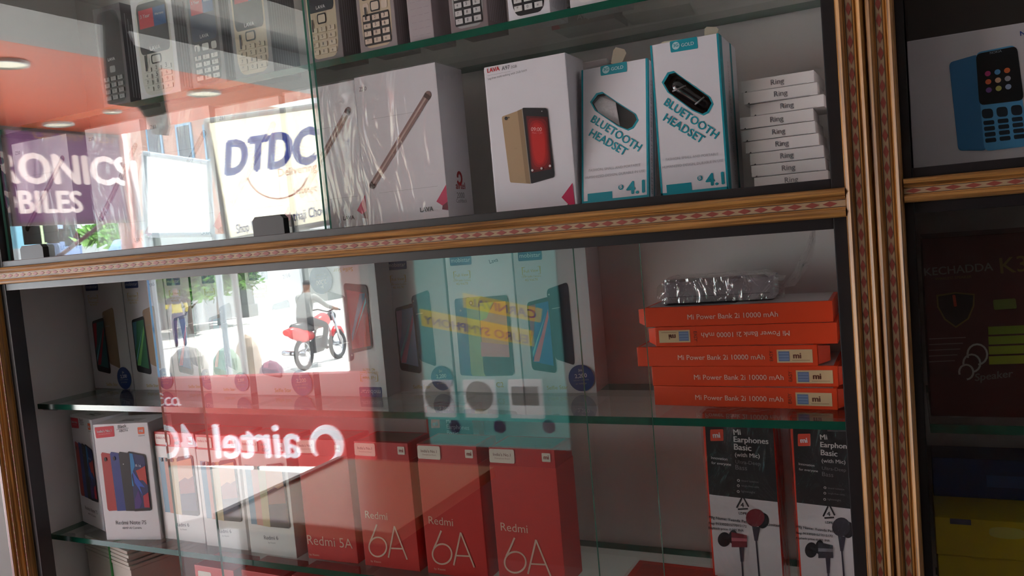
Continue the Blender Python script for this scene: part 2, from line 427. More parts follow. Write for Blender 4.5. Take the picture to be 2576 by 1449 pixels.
st('trim_2', (-2.66,-3.35,.97), (-2.36,1.2,1.3), M((120,120,118), .6))
st('trim_3', (-2.36,-3.35,.93), (-2.08,1.2,1.3), M((200,200,194), .6))
st('trim_4', (-4.9,-3.2,.9), (-3.082,1.2,1.05), M((236,90,16), .45, .06, 4))
st('baseboard_left', (-2.4,.05,FLOOR), (-1.27,.234,1.15), M((96,86,80), .6))
st('wall_left', (-4.9,.6,FLOOR), (-2.1,.7,1.3), M((150,140,132), .7))

# ------------------------------------------------------------------ goods: upper compartment
PINK = ink(206,44,92); DPINK = ink(120,20,54); GREY = ink(120,118,122); LGREY = ink(168,166,170); DARK = ink(38,36,40); RED = ink(206,36,48)
def airtel_swirl(p, cx, cy, r, m, l=2):
    pts = []
    for i in range(15):
        t = i/14; an = math.radians(-150+t*330); rr = r*(1-.35*t)
        pts.append((cx+rr*math.cos(an)*.8, cy+rr*p.w/p.h*math.sin(an)))
    p.stroke(pts, r*p.w*.45, m, l)
def lava_box(x0, x1, y, top, label, title, d=.056, wrapped=True, side=False):
    b = Carton('phone_box', (x0,y), (x1,y), ZU, top-ZU, d, label, 'phone box', 'white phone boxes on the upper shelf floor')
    p = b.front(); w, h = p.w, p.h; f = lambda u, v: (u/.111, v/.183)
    p.text(title, f(.006,.1655), f(.0165,.1655), GREY, 2)
    rose, rl, dk = ink(140,108,104), ink(196,168,158), ink(70,46,42)
    p.stroke([f(.0115,.050), f(.0985,.1475)], .0082, rose, 2)
    p.stroke([f(.0125,.0515), f(.0975,.1465)], .0022, rl, 3)
    p.stroke([f(.0955,.1435), f(.0985,.1475)], .0084, dk, 4); p.stroke([f(.0115,.050), f(.0132,.0518)], .0084, dk, 4)
    p.ell(*f(.0983,.1473), .037, rose, 2, 16); p.ell(*f(.0116,.0502), .037, dk, 2, 16)
    p.stroke([f(.02,.130), f(.09,.130)], .0003, LGREY, 2); p.stroke([f(.02,.040), f(.10,.040)], .0003, LGREY, 2)
    p.poly([f(.0965,.022), f(.111,.0405), f(.111,.0205), f(.104,.0165)], PINK, 2)
    p.poly([f(.104,.0165), f(.111,.0205), f(.111,.0105), f(.103,.012)], DPINK, 2)
    p.text('LAVA', f(.074,.0115), f(.0915,.0115), DARK, 2, bold=.02)
    p.build('front_print', b.root)
    if side:
        q = b.right(); airtel_swirl(q, .52, .27, .13, ink(170,30,40)); q.text('airtel', (.35,.195), (.72,.195), ink(170,30,40), 2, bold=.02)
        q.text('2000', (.36,.135), (.66,.135), GREY, 2); q.text('Cashback', (.32,.105), (.74,.105), GREY, 2); q.build('side_print', b.root)
    if wrapped: b.wrap()
    return b
lava_box(-1.209, -1.083, .05, .197, 'white phone box farthest left on the upper floor, under the purple sign reflection', 'Z50')
lava_box(-1.043, -.932, .05, .197, 'shrink-wrapped white phone box behind the pink post reflection', 'Z50')
lava_box(-.919, -.803, .05, .197, 'white phone box behind the white board reflection, marked Z61', 'Z61')
lava_box(-.793, -.687, .05, .1915, 'white phone box directly behind the courier sign reflection', 'Z61')
lava_box(-.679, -.5735, .052, .1935, 'wrapped white phone box half behind the green pane edges', 'Z50')
lava_box(-.572, -.461, .05, .195, 'wrapped white Z50 phone box with rose phone edge, clear of the glass', 'Z50', .06, True, True)

# A97 box: lid and tray
b = Carton('phone_box', (-.401,.05), (-.3065,.05), ZU, .1585, .052, 'white A97 phone box showing gold phone and red screen', 'phone box', 'white phone boxes on the upper shelf floor', bevel=.0009)
mb = MB(); mb.box((-b.w/2-.0022,.004,0),(-b.w/2,.05,.1575), OFFW); mb.build('tray_edge', b.root)
q = UQ([(1418,60),(2082,-8),(2165,1180),(1480,1250)])
p = b.front()
p.text('LAVA', q((1447,103)), q((1552,90)), ink(206,30,40), 2, bold=.03); p.text('A97', q((1570,92)), q((1638,84)), ink(70,70,74), 2)
p.text('2GB', q((1648,82)), q((1696,76)), GREY, 2)
p.stroke(q((1448,125),(1640,104)), .0003, LGREY, 2)
p.text('Lag-free multi-tasking with 2GB RAM', q((1450,158)), q((1776,112)), GREY, 2)
gold, gold2 = ink(178,150,116), ink(150,124,94)
p.round(q((1555,452),(1735,400),(1785,996),(1608,984)), gold, 2, .03); p.poly(q((1690,412),(1735,395),(1785,996),(1745,990)), gold2, 3)
p.round(q((1727,390),(1935,402),(1985,944),(1782,998)), ink(26,24,30), 4, .04)
p.stroke(q((1731,398),(1785,992)), .0009, ink(150,140,130), 5)
scr = q((1762,455),(1938,470),(1962,880),(1795,908))
for i, c in enumerate(((92,14,20),(128,16,22),(162,20,24),(188,26,28),(202,34,32))):
    t = i*.09; cx = sum(v[0] for v in scr)/4; cy = sum(v[1] for v in scr)/4
    p.round([(x+(cx-x)*t*(1.1), y+(cy-y)*t*.8) for x,y in scr], ink(*c), 5+i, .02+.1*i)
p.text('09:00', q((1803,575)), q((1890,580)), ink(240,190,186), 11); p.text('Mon, 1 Jan', q((1812,597)), q((1895,598)), ink(220,120,120), 11)
for x, y in ((1805,888),(1882,873),(1952,855)): p.ell(*q((x,y)), .014, ink(220,214,214), 11, 10)
p.ell(*q((1593,467)), .02, DARK, 4, 14); p.ell(*q((1617,462)), .008, DARK, 4, 8); p.ell(*q((1893,425)), .007, LGREY, 6, 8)
p.text('LAVA', q((1655,714)), q((1680,711)), gold2, 4)
p.poly(q((2038,1108),(2128,992),(2150,1188),(2090,1160)), PINK, 2); p.poly(q((2090,1160),(2150,1188),(2150,1196),(2066,1200)), DPINK, 3)
p.build('front_print', b.root)
lava = Carton('phone_box', (-.357,.122), (-.286,.122), ZU, .160, .06, 'plain grey-white phone box standing behind the A97 box', 'phone box', 'white phone boxes on the upper shelf floor', m=OFFW)
p = lava.front(); p.rect(.1,.1,.9,.9, ink(200,198,200), 1); p.build('front_print', lava.root)

# bluetooth headset boxes with a real window cut into the front
TEAL = ink(20,150,166); TEALM = M((20,150,166), .4)
qb = UQ([(185,440),(650,365),(668,1370),(170,1425)])
WIN = qb((258,668),(300,612),(340,603),(440,672),(560,750),(578,790),(545,842),(510,858),(440,830),(290,725))
def headset_box(p0, p1, h, d, label, tilt, earpiece, name_top):
    b = Carton('headset_box', p0, p1, ZU, h, d, label, 'headset box', 'bluetooth headset boxes', body=False, tilt=tilt)
    w = b.w; mb = MB()
    v = [(-w/2,0,0),(w/2,0,0),(w/2,d,0),(-w/2,d,0),(-w/2,0,h),(w/2,0,h),(w/2,d,h),(-w/2,d,h)]
    mb.add(v, [(0,3,2,1),(4,5,6,7),(1,2,6,5),(2,3,7,6),(3,0,4,7)], WHITE)
    outer = [(-w/2,h),(-w/2,0),(w/2,0),(w/2,h)]; hole = [((a-.5)*w, c*h) for a,c in WIN]
    tri = tessellate_polygon([[Vector((x,z,0)) for x,z in outer],[Vector((x,z,0)) for x,z in hole]])
    allp = outer+hole
    mb.add([(x,0,z) for x,z in allp], [tuple(t) for t in tri], WHITE)
    b.body = mb.build('carton', b.root)
    n = len(hole); k = MB(); cx = sum(x for x,z in hole)/n; cz = sum(z for x,z in hole)/n
    for i in range(n):
        (x0,z0),(x1,z1) = hole[i], hole[(i+1) % n]; k.face([(x0,.0002,z0),(x1,.0002,z1),(x1,.013,z1),(x0,.013,z0)], ink(40,34,34))
    k.face([(x,.013,z) for x,z in hole], ink(56,44,42)); k.build('window_recess', b.root)
    rim = MB()
    for i in range(n):
        (x0,z0),(x1,z1) = hole[i], hole[(i+1) % n]
        e = lambda x,z: (cx+(x-cx)*1.09, cz+(z-cz)*1.09)
        (X0,Z0),(X1,Z1) = e(x0,z0), e(x1,z1)
        rim.face([(x0,-.0002,z0),(x1,-.0002,z1),(X1,-.0002,Z1),(X0,-.0002,Z0)], TEAL)
    rim.build('window_rim', b.root)
    ax = Vector((.0125,0,-.0105)); c = Vector((cx,.006,cz))
    if earpiece:
        e = MB(); blk = M((22,20,22), .12, .1, 50, spec=.7)
        pts = [c+ax*t for t in (-1.35,-1.2,-.9,-.4,.2,.7,1.1,1.35,1.45)]
        e.tube(pts, [.0012,.0058,.0072,.0066,.0062,.0064,.0058,.0042,.001], blk, 14); o = e.build('earpiece', b.root, smooth=True)
        g = MB(); g.tube([c+ax*-.85+Vector((-.005,-.006,-.004)), c+ax*-.6+Vector((-.002,-.0072,0)), c+ax*-.4+Vector((.003,-.0066,.004))], .0009, M((120,118,120),.2), 8)
        g.tube([c+ax*.75+Vector((-.004,-.0066,-.003)), c+ax*.8+Vector((0,-.0072,0)), c+ax*.85+Vector((.004,-.0062,.004))], .0009, M((120,118,120),.2), 8); g.build('trim_ring', o, smooth=True)
    else:
        e = MB(); pts = [hole[i] for i in (0,1,2)]+[((hole[3][0]*.75+hole[2][0]*.25),(hole[3][1]*.8+hole[2][1]*.2)), (hole[8][0]*.9+hole[3][0]*.1, hole[8][1]*.95+hole[3][1]*.05), hole[9]]
        e.face([(x,.004+.004*((i*37) % 5)/5,z) for i,(x,z) in enumerate(pts)], M((206,204,208), .6, .12, 400, bump=.6)); e.build('tissue', b.root)
    fm = MB(); fm.face([(x,.0008,z) for x,z in hole], WRAP); fm.build('window_film', b.root)
    p = b.front()
    for r in ((0,0,.028,1),(.972,0,1,1)): p.rect(*r, TEAL, 1)
    p.poly(qb((170,1425),(668,1370),(663,1335),(400,1365),(398,1312),(215,1333),(215,1388),(170,1392)), TEAL, 1)
    p.round(qb((320,415),(507,385),(508,455),(322,482)), TEAL, 1, .1)
    p.ell(*qb((360,440)), .055, ink(190,224,228), 2, 16); p.text('3G', qb((343,450)), qb((378,444)), TEAL, 3, bold=.03)
    p.text('GOLD', qb((396,447)), qb((483,433)), ink(200,228,232), 2, bold=.03)
    p.text('BLUETOOTH', qb((243,800)), qb((590,1020)), TEAL, 2, bold=.03); p.text('HEADSET', qb((228,900)), qb((490,1052)), TEAL, 2, bold=.03)
    p.text('FASHION, SMALL AND PORTABLE', qb((228,1168)), qb((605,1125)), LGREY, 2); p.text('HUMANIZED DESIGN, DURABLE IN USE', qb((198,1222)), qb((638,1168)), LGREY, 2)
    p.ell(*qb((463,1282)), .038, TEAL, 2, 16); p.text('B', qb((454,1292)), qb((472,1290)), WHITE, 3, bold=.02)
    p.text('4.1', qb((503,1335)), qb((640,1318)), TEAL, 2, bold=.05); p.text('EDR', qb((618,1318)), qb((645,1314)), TEAL, 3)
    p.build('front_print', b.root)
    s = b.right(); s.rect(0,0,.16,1, TEAL, 1); s.rect(.62,0,.72,1, TEAL, 1)
    s.text('BETTER HABITAT FOR BETTER DEVICES', (.46,.05), (.461,.86), LGREY, 2); s.build('side_print', b.root)
    return b
headset_box((-.3015,.050), (-.2285,.046), .1455, .024, 'headset box with white tissue in its window, leaning back beside the A97 box', -.19, False, 0)
headset_box((-.217,.050), (-.1505,.050), .1495, .085, 'taller upright headset box with black earpiece in its window, beside the ring boxes', 0, True, 0)
TABM = glass_mat('clear_tab', (.86,.86,.80), .12, .18, .2, 40)
for (x, y, z, w, h, rz, ry), lab in (((-.262,.078,.163,.011,.017,.1,.35), 'clear plastic hang tab above the leaning headset box'),
                          ((-.163,.072,.171,.011,.011,0,.2), 'clear plastic hang tab above the upright headset box'),
                          ((-.200,.066,.1705,.018,.004,0,.05), 'short folded plastic tab over the upright headset box front corner')):
    mb = MB(); mb.prism([(-w/2,0),(w/2,0),(w/2+.002,h*.8),(w/2-.001,h),(-w/2+.001,h),(-w/2-.001,h*.8)], -.0006, .0006, M((196,190,170), .3, .1, 80))
    o = mb.build('plastic_tab'); o.location = (x,y,z); o.rotation_euler = (0,ry,rz); tag(o, lab, 'tab')

# nine ring boxes
ys = [(1283,1815),(1303,1838),(1340,1893),(1265,1780),(1272,1780),(1290,1815),(1318,1860),(1325,1858),(1340,1880)]
hh = .1053/9; z = ZU
names = ['bottom', 'second from bottom', 'third from bottom', 'fourth from bottom', 'middle', 'fourth from top', 'third from top', 'second from top', 'topmost']
for i in range(9):
    x0, x1 = ys[8-i]; XX0 = -.137+(x0-1283)/532*.069; XX1 = XX0+.0672; t = random.uniform(-.02,.02)
    b = Carton('ring_box', (XX0,.070+random.uniform(-.003,.003)), (XX1,.070+t*.06), z, hh-.0004, .075, 'small white Ring box, %s of the stack of nine' % names[i], 'ring box', 'stack of small white boxes', m=ink(228,224,222))
    p = b.front(); p.text('Ring', (.42,.30), (.60,.30), GREY, 2, bold=.012); p.poly([(.05,0),(.075,.12),(.085,0)], DARK, 2); p.stroke([(.07,.0),(.9,.05)], .0003, LGREY, 2)
    p.build('front_print', b.root); z += hh

# feature phones in their boxes on the top shelf
def phone_box(x0, x1, y, label, body, keys, scr, kcol, boxm, stickers=True, h=.135, d=.05, style=0, rz=0):
    b = Carton('feature_phone_box', (x0,y), (x1,y+rz), ZT+.0005, h, d, label, 'phone box', 'keypad phone boxes on the top glass shelf', m=boxm)
    p = b.front(); B, K, G = ink(*body), ink(*keys), ink(*kcol)
    p.round([(.10,.03),(.90,.03),(.92,.95),(.08,.95)], B, 1, .12, 5)
    p.round([(.13,.43),(.87,.43),(.87,.92),(.13,.92)], ink(*scr), 2, .08, 4)
    if style == 1: p.round([(.13,.05),(.87,.05),(.86,.315),(.14,.315)], K, 2, .06)
    if stickers:
        p.rect(.18,.68,.54,.86, ink(196,44,60), 3); p.rect(.54,.68,.84,.86, ink(36,84,140), 3); p.text('3 Year', (.22,.78), (.46,.78), WHITE, 4); p.text('Warranty', (.58,.78), (.8,.78), WHITE, 4)
    p.text('LAVA', (.37,.455), (.63,.455), ink(220,220,222), 4, bold=.03)
    p.round([(.37,.325),(.63,.325),(.63,.415),(.37,.415)], DARK, 3, .2); p.round([(.40,.337),(.60,.337),(.60,.403),(.40,.403)], G, 4, .2)
    for sx in (.17,.67): p.round([(sx,.335),(sx+.16,.335),(sx+.16,.405),(sx,.405)], G if style else B, 3, .25)
    k = MB()
    for r in range(4):
        for c in range(3):
            a0, b0 = .16+c*.245, .255-r*.063
            pts = [((a0-.5)*p.w, b0*p.h), ((a0+.19-.5)*p.w, b0*p.h), ((a0+.19-.5)*p.w, (b0+.042)*p.h), ((a0-.5)*p.w, (b0+.042)*p.h)]
            kk = MB(); kk.prism(pts, -.0012, 0, G); o = kk.build('key', b.root, .0004)
            p.text('123456789*0#'[r*3+c], (a0+.06,b0+.012), (a0+.10,b0+.012), DARK, 8)
    p.build('front_print', b.root)
    s = b.right()
    for i in range(9): s.stroke([(.12+i*.09,.06),(.12+i*.09,.9-.05*(i % 3))], .0012, LGREY, 1)
    s.build('side_print', b.root)
    return b
gold = (206,190,164); sil = (190,190,190)
ph = [(-.9955,-.9415,'black keypad phone box at the left end of the top shelf',(30,28,32),(60,60,64),(24,22,26),(150,150,150),ink(84,78,82),False,0),
 (-.921,-.846,'wide white keypad phone box with dark screen and pink sticker',(214,212,206),(190,190,186),(58,58,62),(214,212,206),WHITE,True,0),
 (-.8235,-.7655,'keypad phone box with white keys on black, third from the left',(56,56,60),(30,30,34),(48,60,84),(222,220,216),ink(120,118,120),True,1),
 (-.750,-.687,'cream keypad phone box left of the pane edges',gold,(196,182,160),(40,40,44),gold,ink(140,138,140),True,0),
 (-.6335,-.5815,'champagne keypad phone box right at the pane edges',gold,(196,182,160),(30,36,44),(214,200,178),ink(128,120,122),True,0),
 (-.557,-.506,'gold keypad phone box with black number pad',(200,182,156),(30,28,30),(44,44,46),(214,196,180),ink(150,140,142),False,1),
 (-.436,-.390,'silver keypad phone box with black number pad',(160,160,160),(28,28,32),(30,30,32),(196,194,194),ink(130,116,118),False,1),
 (-.3655,-.318,'black keypad phone box with a white side',(24,24,28),(24,24,28),(34,34,40),(210,208,206),WHITE,False,0),
 (-.296,-.244,'white keypad phone box with red corner, nearest the right on the top shelf',(226,222,220),(210,206,204),(90,60,56),(232,230,228),OFFW,False,0)]
for (x0,x1,lab,bo,ke,sc,kc,bx,stk,sty) in ph: phone_box(x0, x1, .048, lab, bo, ke, sc, kc, bx, stk, style=sty)
b = Carton('feature_phone_box', (-.4905,.05), (-.459,.05), ZT+.0005, .135, .05, 'narrow grey box turned side-on, covered in fine print', 'phone box', 'keypad phone boxes on the top glass shelf', m=ink(170,160,164))
p = b.front()
for i in range(16):
    for j in range(3): p.text('IMEI 9117 COLOUR BLACK'[j*3:], (.15+.27*j,.05+i*.055), (.15+.27*j+.2,.05+i*.055), ink(90,84,90), 2)
p.build('side_print', b.root)
b = Carton('feature_phone_box', (-.345,.116), (-.272,.116), ZT+.0005, .10, .05, 'white A1 Josh handset box in the second row of the top shelf', 'phone box', 'keypad phone boxes on the top glass shelf', m=OFFW)
p = b.front(); p.rect(0,0,1,.22, ink(150,144,140), 1); p.text('A1 Josh', (.42,.06), (.80,.06), ink(232,228,226), 2, bold=.01); p.poly([(0,0),(.14,0),(.02,.24),(0,.24)], ink(196,40,52), 2); p.round([(.2,.25),(.8,.25),(.8,.9),(.2,.9)], ink(196,192,188), 1, .1); p.build('front_print', b.root)
b = Carton('feature_phone_box', (-.262,.112), (-.190,.120), ZT+.0005, .08, .055, 'pale handset box under a crumpled clear wrapper, right end of the top shelf', 'phone box', 'keypad phone boxes on the top glass shelf', m=ink(220,218,212), bevel=.004)
p = b.front(); p.rect(.1,.1,.9,.8, ink(206,202,196), 1); p.build('front_print', b.root); b.wrap(.002)

# ------------------------------------------------------------------ goods: middle glass shelf
GOLDT = ink(196,170,70)
qm = UQ([(1163,98),(1716,58),(1822,1178),(1275,1165)]); qm8 = UQ([(650,125),(1165,92),(1275,1165),(762,1165)])
NAVY = ink(34,62,124)
def mobi_box(p0, p1, label, var, flip=False, d=.055, mark=None):
    b = Carton('smartphone_box', p0, p1, ZM, .177, d, label, 'phone box', 'white smartphone boxes on the middle shelf', m=ink(216,218,222))
    p = b.front(); p.flip = flip
    p.round(qm((1202,92),(1382,84),(1388,166),(1208,178)), NAVY, 1, .1); p.text('mobistar', qm((1218,152)), qm((1376,143)), ink(196,206,226), 2)
    p.text('Full View', qm((1255,265)), qm((1362,255)), GOLDT, 2)
    p.stroke(qm((1258,222),(1238,224),(1243,282),(1262,281)), .0006, GOLDT, 2); p.stroke(qm((1355,217),(1372,215),(1377,272),(1360,274)), .0006, GOLDT, 2)
    p.text('13MP Selfie Camera', qm((1238,302)), qm((1382,294)), GOLDT, 2); p.text('4G VoLTE', qm((1262,328)), qm((1360,322)), GOLDT, 2)
    kind, back, s1, s2, s3 = var
    if kind == 'A':
        Bk = ink(*back)
        p.round(qm((1424,392),(1588,336),(1652,968),(1500,915)), Bk, 2, .07); p.stroke(qm((1470,538),(1530,528)), .0007, LGREY, 3)
        p.round(qm((1278,488),(1447,445),(1516,1022),(1326,990)), ink(26,28,36), 4, .06)
        p.poly(qm((1292,512),(1440,480),(1490,965),(1335,930)), ink(*s1), 5); p.poly(qm((1440,540),(1446,600),(1382,930),(1340,930),(1345,890),(1395,730)), ink(*s2), 6)
        p.poly(qm((1292,512),(1345,500),(1338,720),(1318,780)), ink(*s3), 6); p.poly(qm((1425,570),(1360,800),(1335,900),(1330,860)), ink(120,200,214), 7)
        p.ell(*qm((1445,430)), .012, LGREY, 3, 10)
        bx, by = 1703, 1062
    else:
        p.round(qm8((730,455),(860,438),(900,1040),(785,1036)), ink(*back), 2, .06); p.round(qm8((820,445),(960,432),(1000,1040),(872,1040)), ink(*s3), 3, .06)
        p.ell(*qm8((862,484)), .03, DARK, 4, 14); p.ell(*qm8((862,484)), .018, LGREY, 5, 14); p.ell(*qm8((782,542)), .014, LGREY, 4, 10)
        p.round(qm8((915,442),(1145,422),(1206,1030),(972,1040)), ink(28,34,44), 4, .05)
        p.poly(qm8((928,482),(1130,470),(1168,892),(958,890)), ink(*s1), 5)
        p.poly(qm8((928,482),(1040,476),(1000,560),(985,600),(938,618)), ink(*s2), 6); p.poly(qm8((942,780),(1160,800),(1168,892),(950,890)), ink(206,120,120), 6)
        bx, by = None, None
    if bx:
        p.ell(*qm((bx,by)), .175, NAVY, 7, 30); p.text('2,200', qm((bx-48,by+0)), qm((bx+44,by-6)), WHITE, 8, bold=.02)
        p.text('INSTANT CASHBACK', qm((bx-58,by+22)), qm((bx+58,by+17)), LGREY, 8); p.text('on recharge', qm((bx-42,by+48)), qm((bx+42,by+44)), LGREY, 8); p.text('Jio', qm((bx-24,by-50)), qm((bx+4,by-52)), WHITE, 8)
        p.text('Selfie Star', qm((1442,1142)), qm((1600,1142)), GOLDT, 2)
    else: p.text('C2', qm((1600,1130)), qm((1660,1128)), GOLDT, 2)
    if mark: p.text(mark, qm((1540,160)), qm((1610,140)), ink(60,60,90), 2)
    p.build('front_print', b.root); b.wrap(.0009, WRAP2)
    return b
grp = [((-1.236,.159),(-1.132,.150),'smartphone box with red and teal screen in the dark left corner',('A',(150,130,100),(34,96,104),(150,40,56),(164,30,50)),False,None),
 ((-1.130,.150),(-1.034,.146),'smartphone box with green aurora screen just left of the glass edge',('A',(176,156,130),(40,120,80),(120,200,110),(70,130,150)),False,'TAS'),
 ((-1.031,.145),(-.940,.142),'smartphone box behind the reflected pedestrian',('A',(40,44,60),(36,96,150),(200,90,110),(90,40,90)),False,None),
 ((-.938,.128),(-.858,.125),'smartphone box in the brightest street reflection, with selfie camera print',('A',(50,50,60),(50,120,150),(220,110,130),(90,40,90)),False,None),
 ((-.843,.122),(-.738,.120),'X1 Notch smartphone box under the reflected red motorcycle',('A',(60,40,44),(120,40,60),(200,90,110),(70,30,60)),False,'2/16'),
 ((-.7255,.118),(-.617,.118),'smartphone box standing upside down, its blue logo at the bottom',('A',(30,44,70),(150,40,60),(60,120,150),(190,70,60)),True,None),
 ((-.640,.150),(-.535,.153),'smartphone box with pale screen and teal phone, first of the three clear ones',('A',(34,74,96),(140,150,190),(214,120,150),(200,160,190)),False,None),
 ((-.532,.153),(-.435,.148),'smartphone box with orange and yellow screen, middle of the three clear ones',('B',(44,74,124),(224,140,60),(190,204,70),(150,160,96)),False,'Lava'),
 ((-.433,.148),(-.341,.155),'smartphone box with blue screen and black back, last of the row',('A',(28,38,58),(24,96,176),(224,90,120),(150,60,110)),False,None)]
for i, (a, bb, lab, var, fl, mk) in enumerate(grp):
    if i == 6: a = (-.627,.150)
    mobi_box(a, bb, lab, var, fl, mark=mk)

ORANGE = ink(226,72,32); OR2 = ink(204,60,28); CREAMK = ink(214,190,148); BLU = ink(110,130,166); BRN = ink(110,62,48)
qp = UQ([(300,1160),(1780,1165),(1795,1345),(308,1300)])
HP = .0213
def power_box(x0, x1, y0, y1, z, h, label, sticker, flip, flap):
    b = Carton('power_bank_box', (x0,y0), (x1,y1), z, h, .085, label, 'power bank box', 'orange power bank boxes', m=ORANGE)
    p = b.front(); p.flip = flip
    p.text('Mi Power Bank 2i 10000 mAh', (.243,.335), (.727,.335), ink(244,200,186), 2, bold=.012)
    if sticker:
        p.rect(.792,.17,.975,.80, CREAMK, 2); p.rect(.80,.24,.857,.72, BLU, 3); p.text('mi', (.876,.38), (.918,.38), BRN, 3, bold=.05); p.stroke([(.87,.28),(.96,.28)], .0003, BRN, 3)
        p.stroke([(.756,.0),(.756,1)], .0003, OR2, 2); p.text('EASY', (.770,.25), (.7705,.75), BRN, 2)
        for i in range(3): p.stroke([(.803,.34+.14*i),(.854,.34+.14*i)], .0006, ink(150,170,200), 4)
    p.build('front_print', b.root)
    t = b.top(); t.rect(.02,.02,.98,.98, ink(196,190,190), 1); t.rect(.1,.1,.5,.8, ink(90,84,86), 2); t.build('top_print', b.root)
    w = b.w
    def fl(sx, ang):
        k = MB(); k.prism([(0,.001),(.016,.003),(.016,h-.003),(0,h-.001)], -.0005, .0005, ORANGE)
        o = k.build('end_flap', b.root); o.location = (sx*w/2, .003, 0); o.rotation_euler = (0,0,ang)
    if flap == 'L': fl(-1, math.pi-.85)
    if flap == 'R': fl(1, .9)
    return b
z = ZM
for x0,x1,y0,y1,lab,s_,f_,fp in ((-.2535,-.068,.097,.087,'orange power bank box, bottom of the stack of five',1,0,'R'),
  (-.2540,-.0665,.096,.094,'orange power bank box, second from the bottom of the stack',1,0,'R'),
  (-.2690,-.0840,.096,.092,'orange power bank box pushed out left with open end, middle of the stack',1,0,'R'),
  (-.2475,-.0650,.096,.096,'orange power bank box with upside-down lettering, second from the top',1,1,'L'),
  (-.2570,-.0680,.096,.098,'orange power bank box carrying the silver pack, top of the stack',0,0,'L')):
    power_box(x0,x1,y0,y1,z,HP-.0003,lab,s_,f_,fp); z += HP
zp = z
b = Carton('power_bank_pack', (-.2405,.115), (-.1250,.122), zp+.0008, .024, .062, 'silver power bank in a clear bag on top of the orange boxes', 'power bank', m=M((190,186,194), .35, .05, 60), bevel=.004)
p = b.front(); p.stroke([(.05,.3),(.96,.3)], .0006, GREY, 2); p.build('seam', b.root)
mb = MB()
n = 14
rings = []
for i in range(n+1):
    t = i/n; x = -.064+.132*t; k = 1.0 if .06 < t < .92 else .72
    rings.append([(x, -.003+.000*k+random.uniform(-.0012,.0012), .0006), (x, -.0035+random.uniform(-.0015,.0015), .013), (x,-.002+random.uniform(-.001,.002),.0265*k), (x,.03,.029*k+random.uniform(-.001,.002)), (x,.065,.027*k)])
for i in range(n):
    for j in range(4): mb.face([rings[i][j], rings[i+1][j], rings[i+1][j+1], rings[i][j+1]], BAG)
mb.build('poly_bag', b.root, smooth=True)
mb = MB()
for k in range(3):
    a = Vector((.066,.004+.004*k,.012)); pts = [a, a+Vector((.012,.004,.004+.004*k)), a+Vector((.024,.01,.022+.006*k)), a+Vector((.030,.018,.036+.006*k)), a+Vector((.034,.03,.056+.006*k))]
    for i in range(4):
        d = Vector((0,.004,.005)); mb.face([pts[i]-d*(i+.4)*.5, pts[i+1]-d*(i+1.4)*.5, pts[i+1]+d*(i+1.4)*.5, pts[i]+d*(i+.4)*.5], BAG)
mb.build('bag_tail', b.root)

# ------------------------------------------------------------------ goods: lower glass shelf
q7 = UQ([(762,185),(1210,165),(1325,1140),(872,1152)])
MIOR = ink(232,92,36)
def note_box(p0, p1, label, h=.176, d=.056):
    b = Carton('smartphone_box', p0, p1, ZL, h, d, label, 'phone box', 'white smartphone boxes on the lower shelf', m=ink(228,226,230))
    p = b.front()
    p.round(q7((777,207),(935,193),(943,281),(790,298)), ink(206,24,48), 1, .08); p.text("India's No.1", q7((800,252)), q7((918,241)), WHITE, 2, bold=.015); p.text('Smartphone Brand', q7((812,270)), q7((905,260)), ink(240,170,176), 2)
    p.text('Black', q7((970,216)), q7((1042,204)), DARK, 2, shear=.2); p.stroke(q7((957,226),(1057,210)), .0005, DARK, 2); p.text('ABCFA', q7((978,246)), q7((1053,238)), DARK, 2, shear=.2)
    p.round(q7((1129,205),(1183,202),(1188,258),(1135,261)), MIOR, 1, .1); p.text('mi', q7((1142,246)), q7((1176,243)), WHITE, 2, bold=.05); p.text('xiaomi', q7((1138,280)), q7((1190,276)), GREY, 2)
    for i, (poly, c) in enumerate(((((830,428),(838,413),(903,424),(960,898),(893,904),(880,888)),(176,50,46)), (((904,424),(914,408),(976,418),(1036,898),(962,902)),(38,58,132)), (((975,420),(985,406),(1050,416),(1112,900),(1036,900)),(22,24,30)), (((1049,415),(1060,402),(1188,428),(1200,446),(1247,880),(1236,894),(1108,902)),(14,14,22)))):
        p.poly(q7(*poly), ink(*c), 2+i)
    p.poly(q7((1066,416),(1176,436),(1190,452),(1236,868),(1110,882)), ink(30,38,92), 6)
    p.poly(q7((1066,416),(1092,420),(1112,520),(1085,600),(1102,690),(1090,690)), ink(40,130,190), 7); p.poly(q7((1090,560),(1130,620),(1195,700),(1150,690),(1180,770),(1110,660)), ink(50,90,190), 7)
    p.poly(q7((1120,560),(1150,548),(1196,520),(1206,600),(1215,680),(1180,640),(1150,640)), ink(190,60,50), 8); p.poly(q7((1180,770),(1222,740),(1236,868),(1190,866)), ink(176,40,60), 8)
    p.poly(q7((1110,800),(1140,720),(1170,820),(1150,876),(1112,880)), ink(70,40,120), 7)
    p.text('8:16', q7((1118,526)), q7((1162,530)), ink(210,220,240), 9)
    for x, y in ((868,470),(940,462)): p.ell(*q7((x,y)), .022, ink(20,16,20), 7, 12, 1.6)
    p.ell(*q7((1017,508)), .01, LGREY, 7, 8)
    p.text('Redmi Note 7S', q7((950,1018)), q7((1203,1011)), ink(80,80,84), 2); p.text('48MP AI Camera', q7((1003,1056)), q7((1163,1050)), ink(80,80,84), 2)
    p.build('front_print', b.root)
    t = b.top(); t.rect(.35,.2,.75,.55, ink(196,194,196), 1); t.rect(.4,.28,.62,.34, DARK, 2); t.rect(.4,.42,.7,.45, GREY, 2); t.build('top_print', b.root)
    return b
note_box((-1.222,.098), (-1.136,.072), 'Note 7S box angled against the left cabinet wall, partly hidden by the other')
note_box((-1.098,.046), (-1.0085,.068), 'Note 7S box facing out with four coloured phones, marked Black')
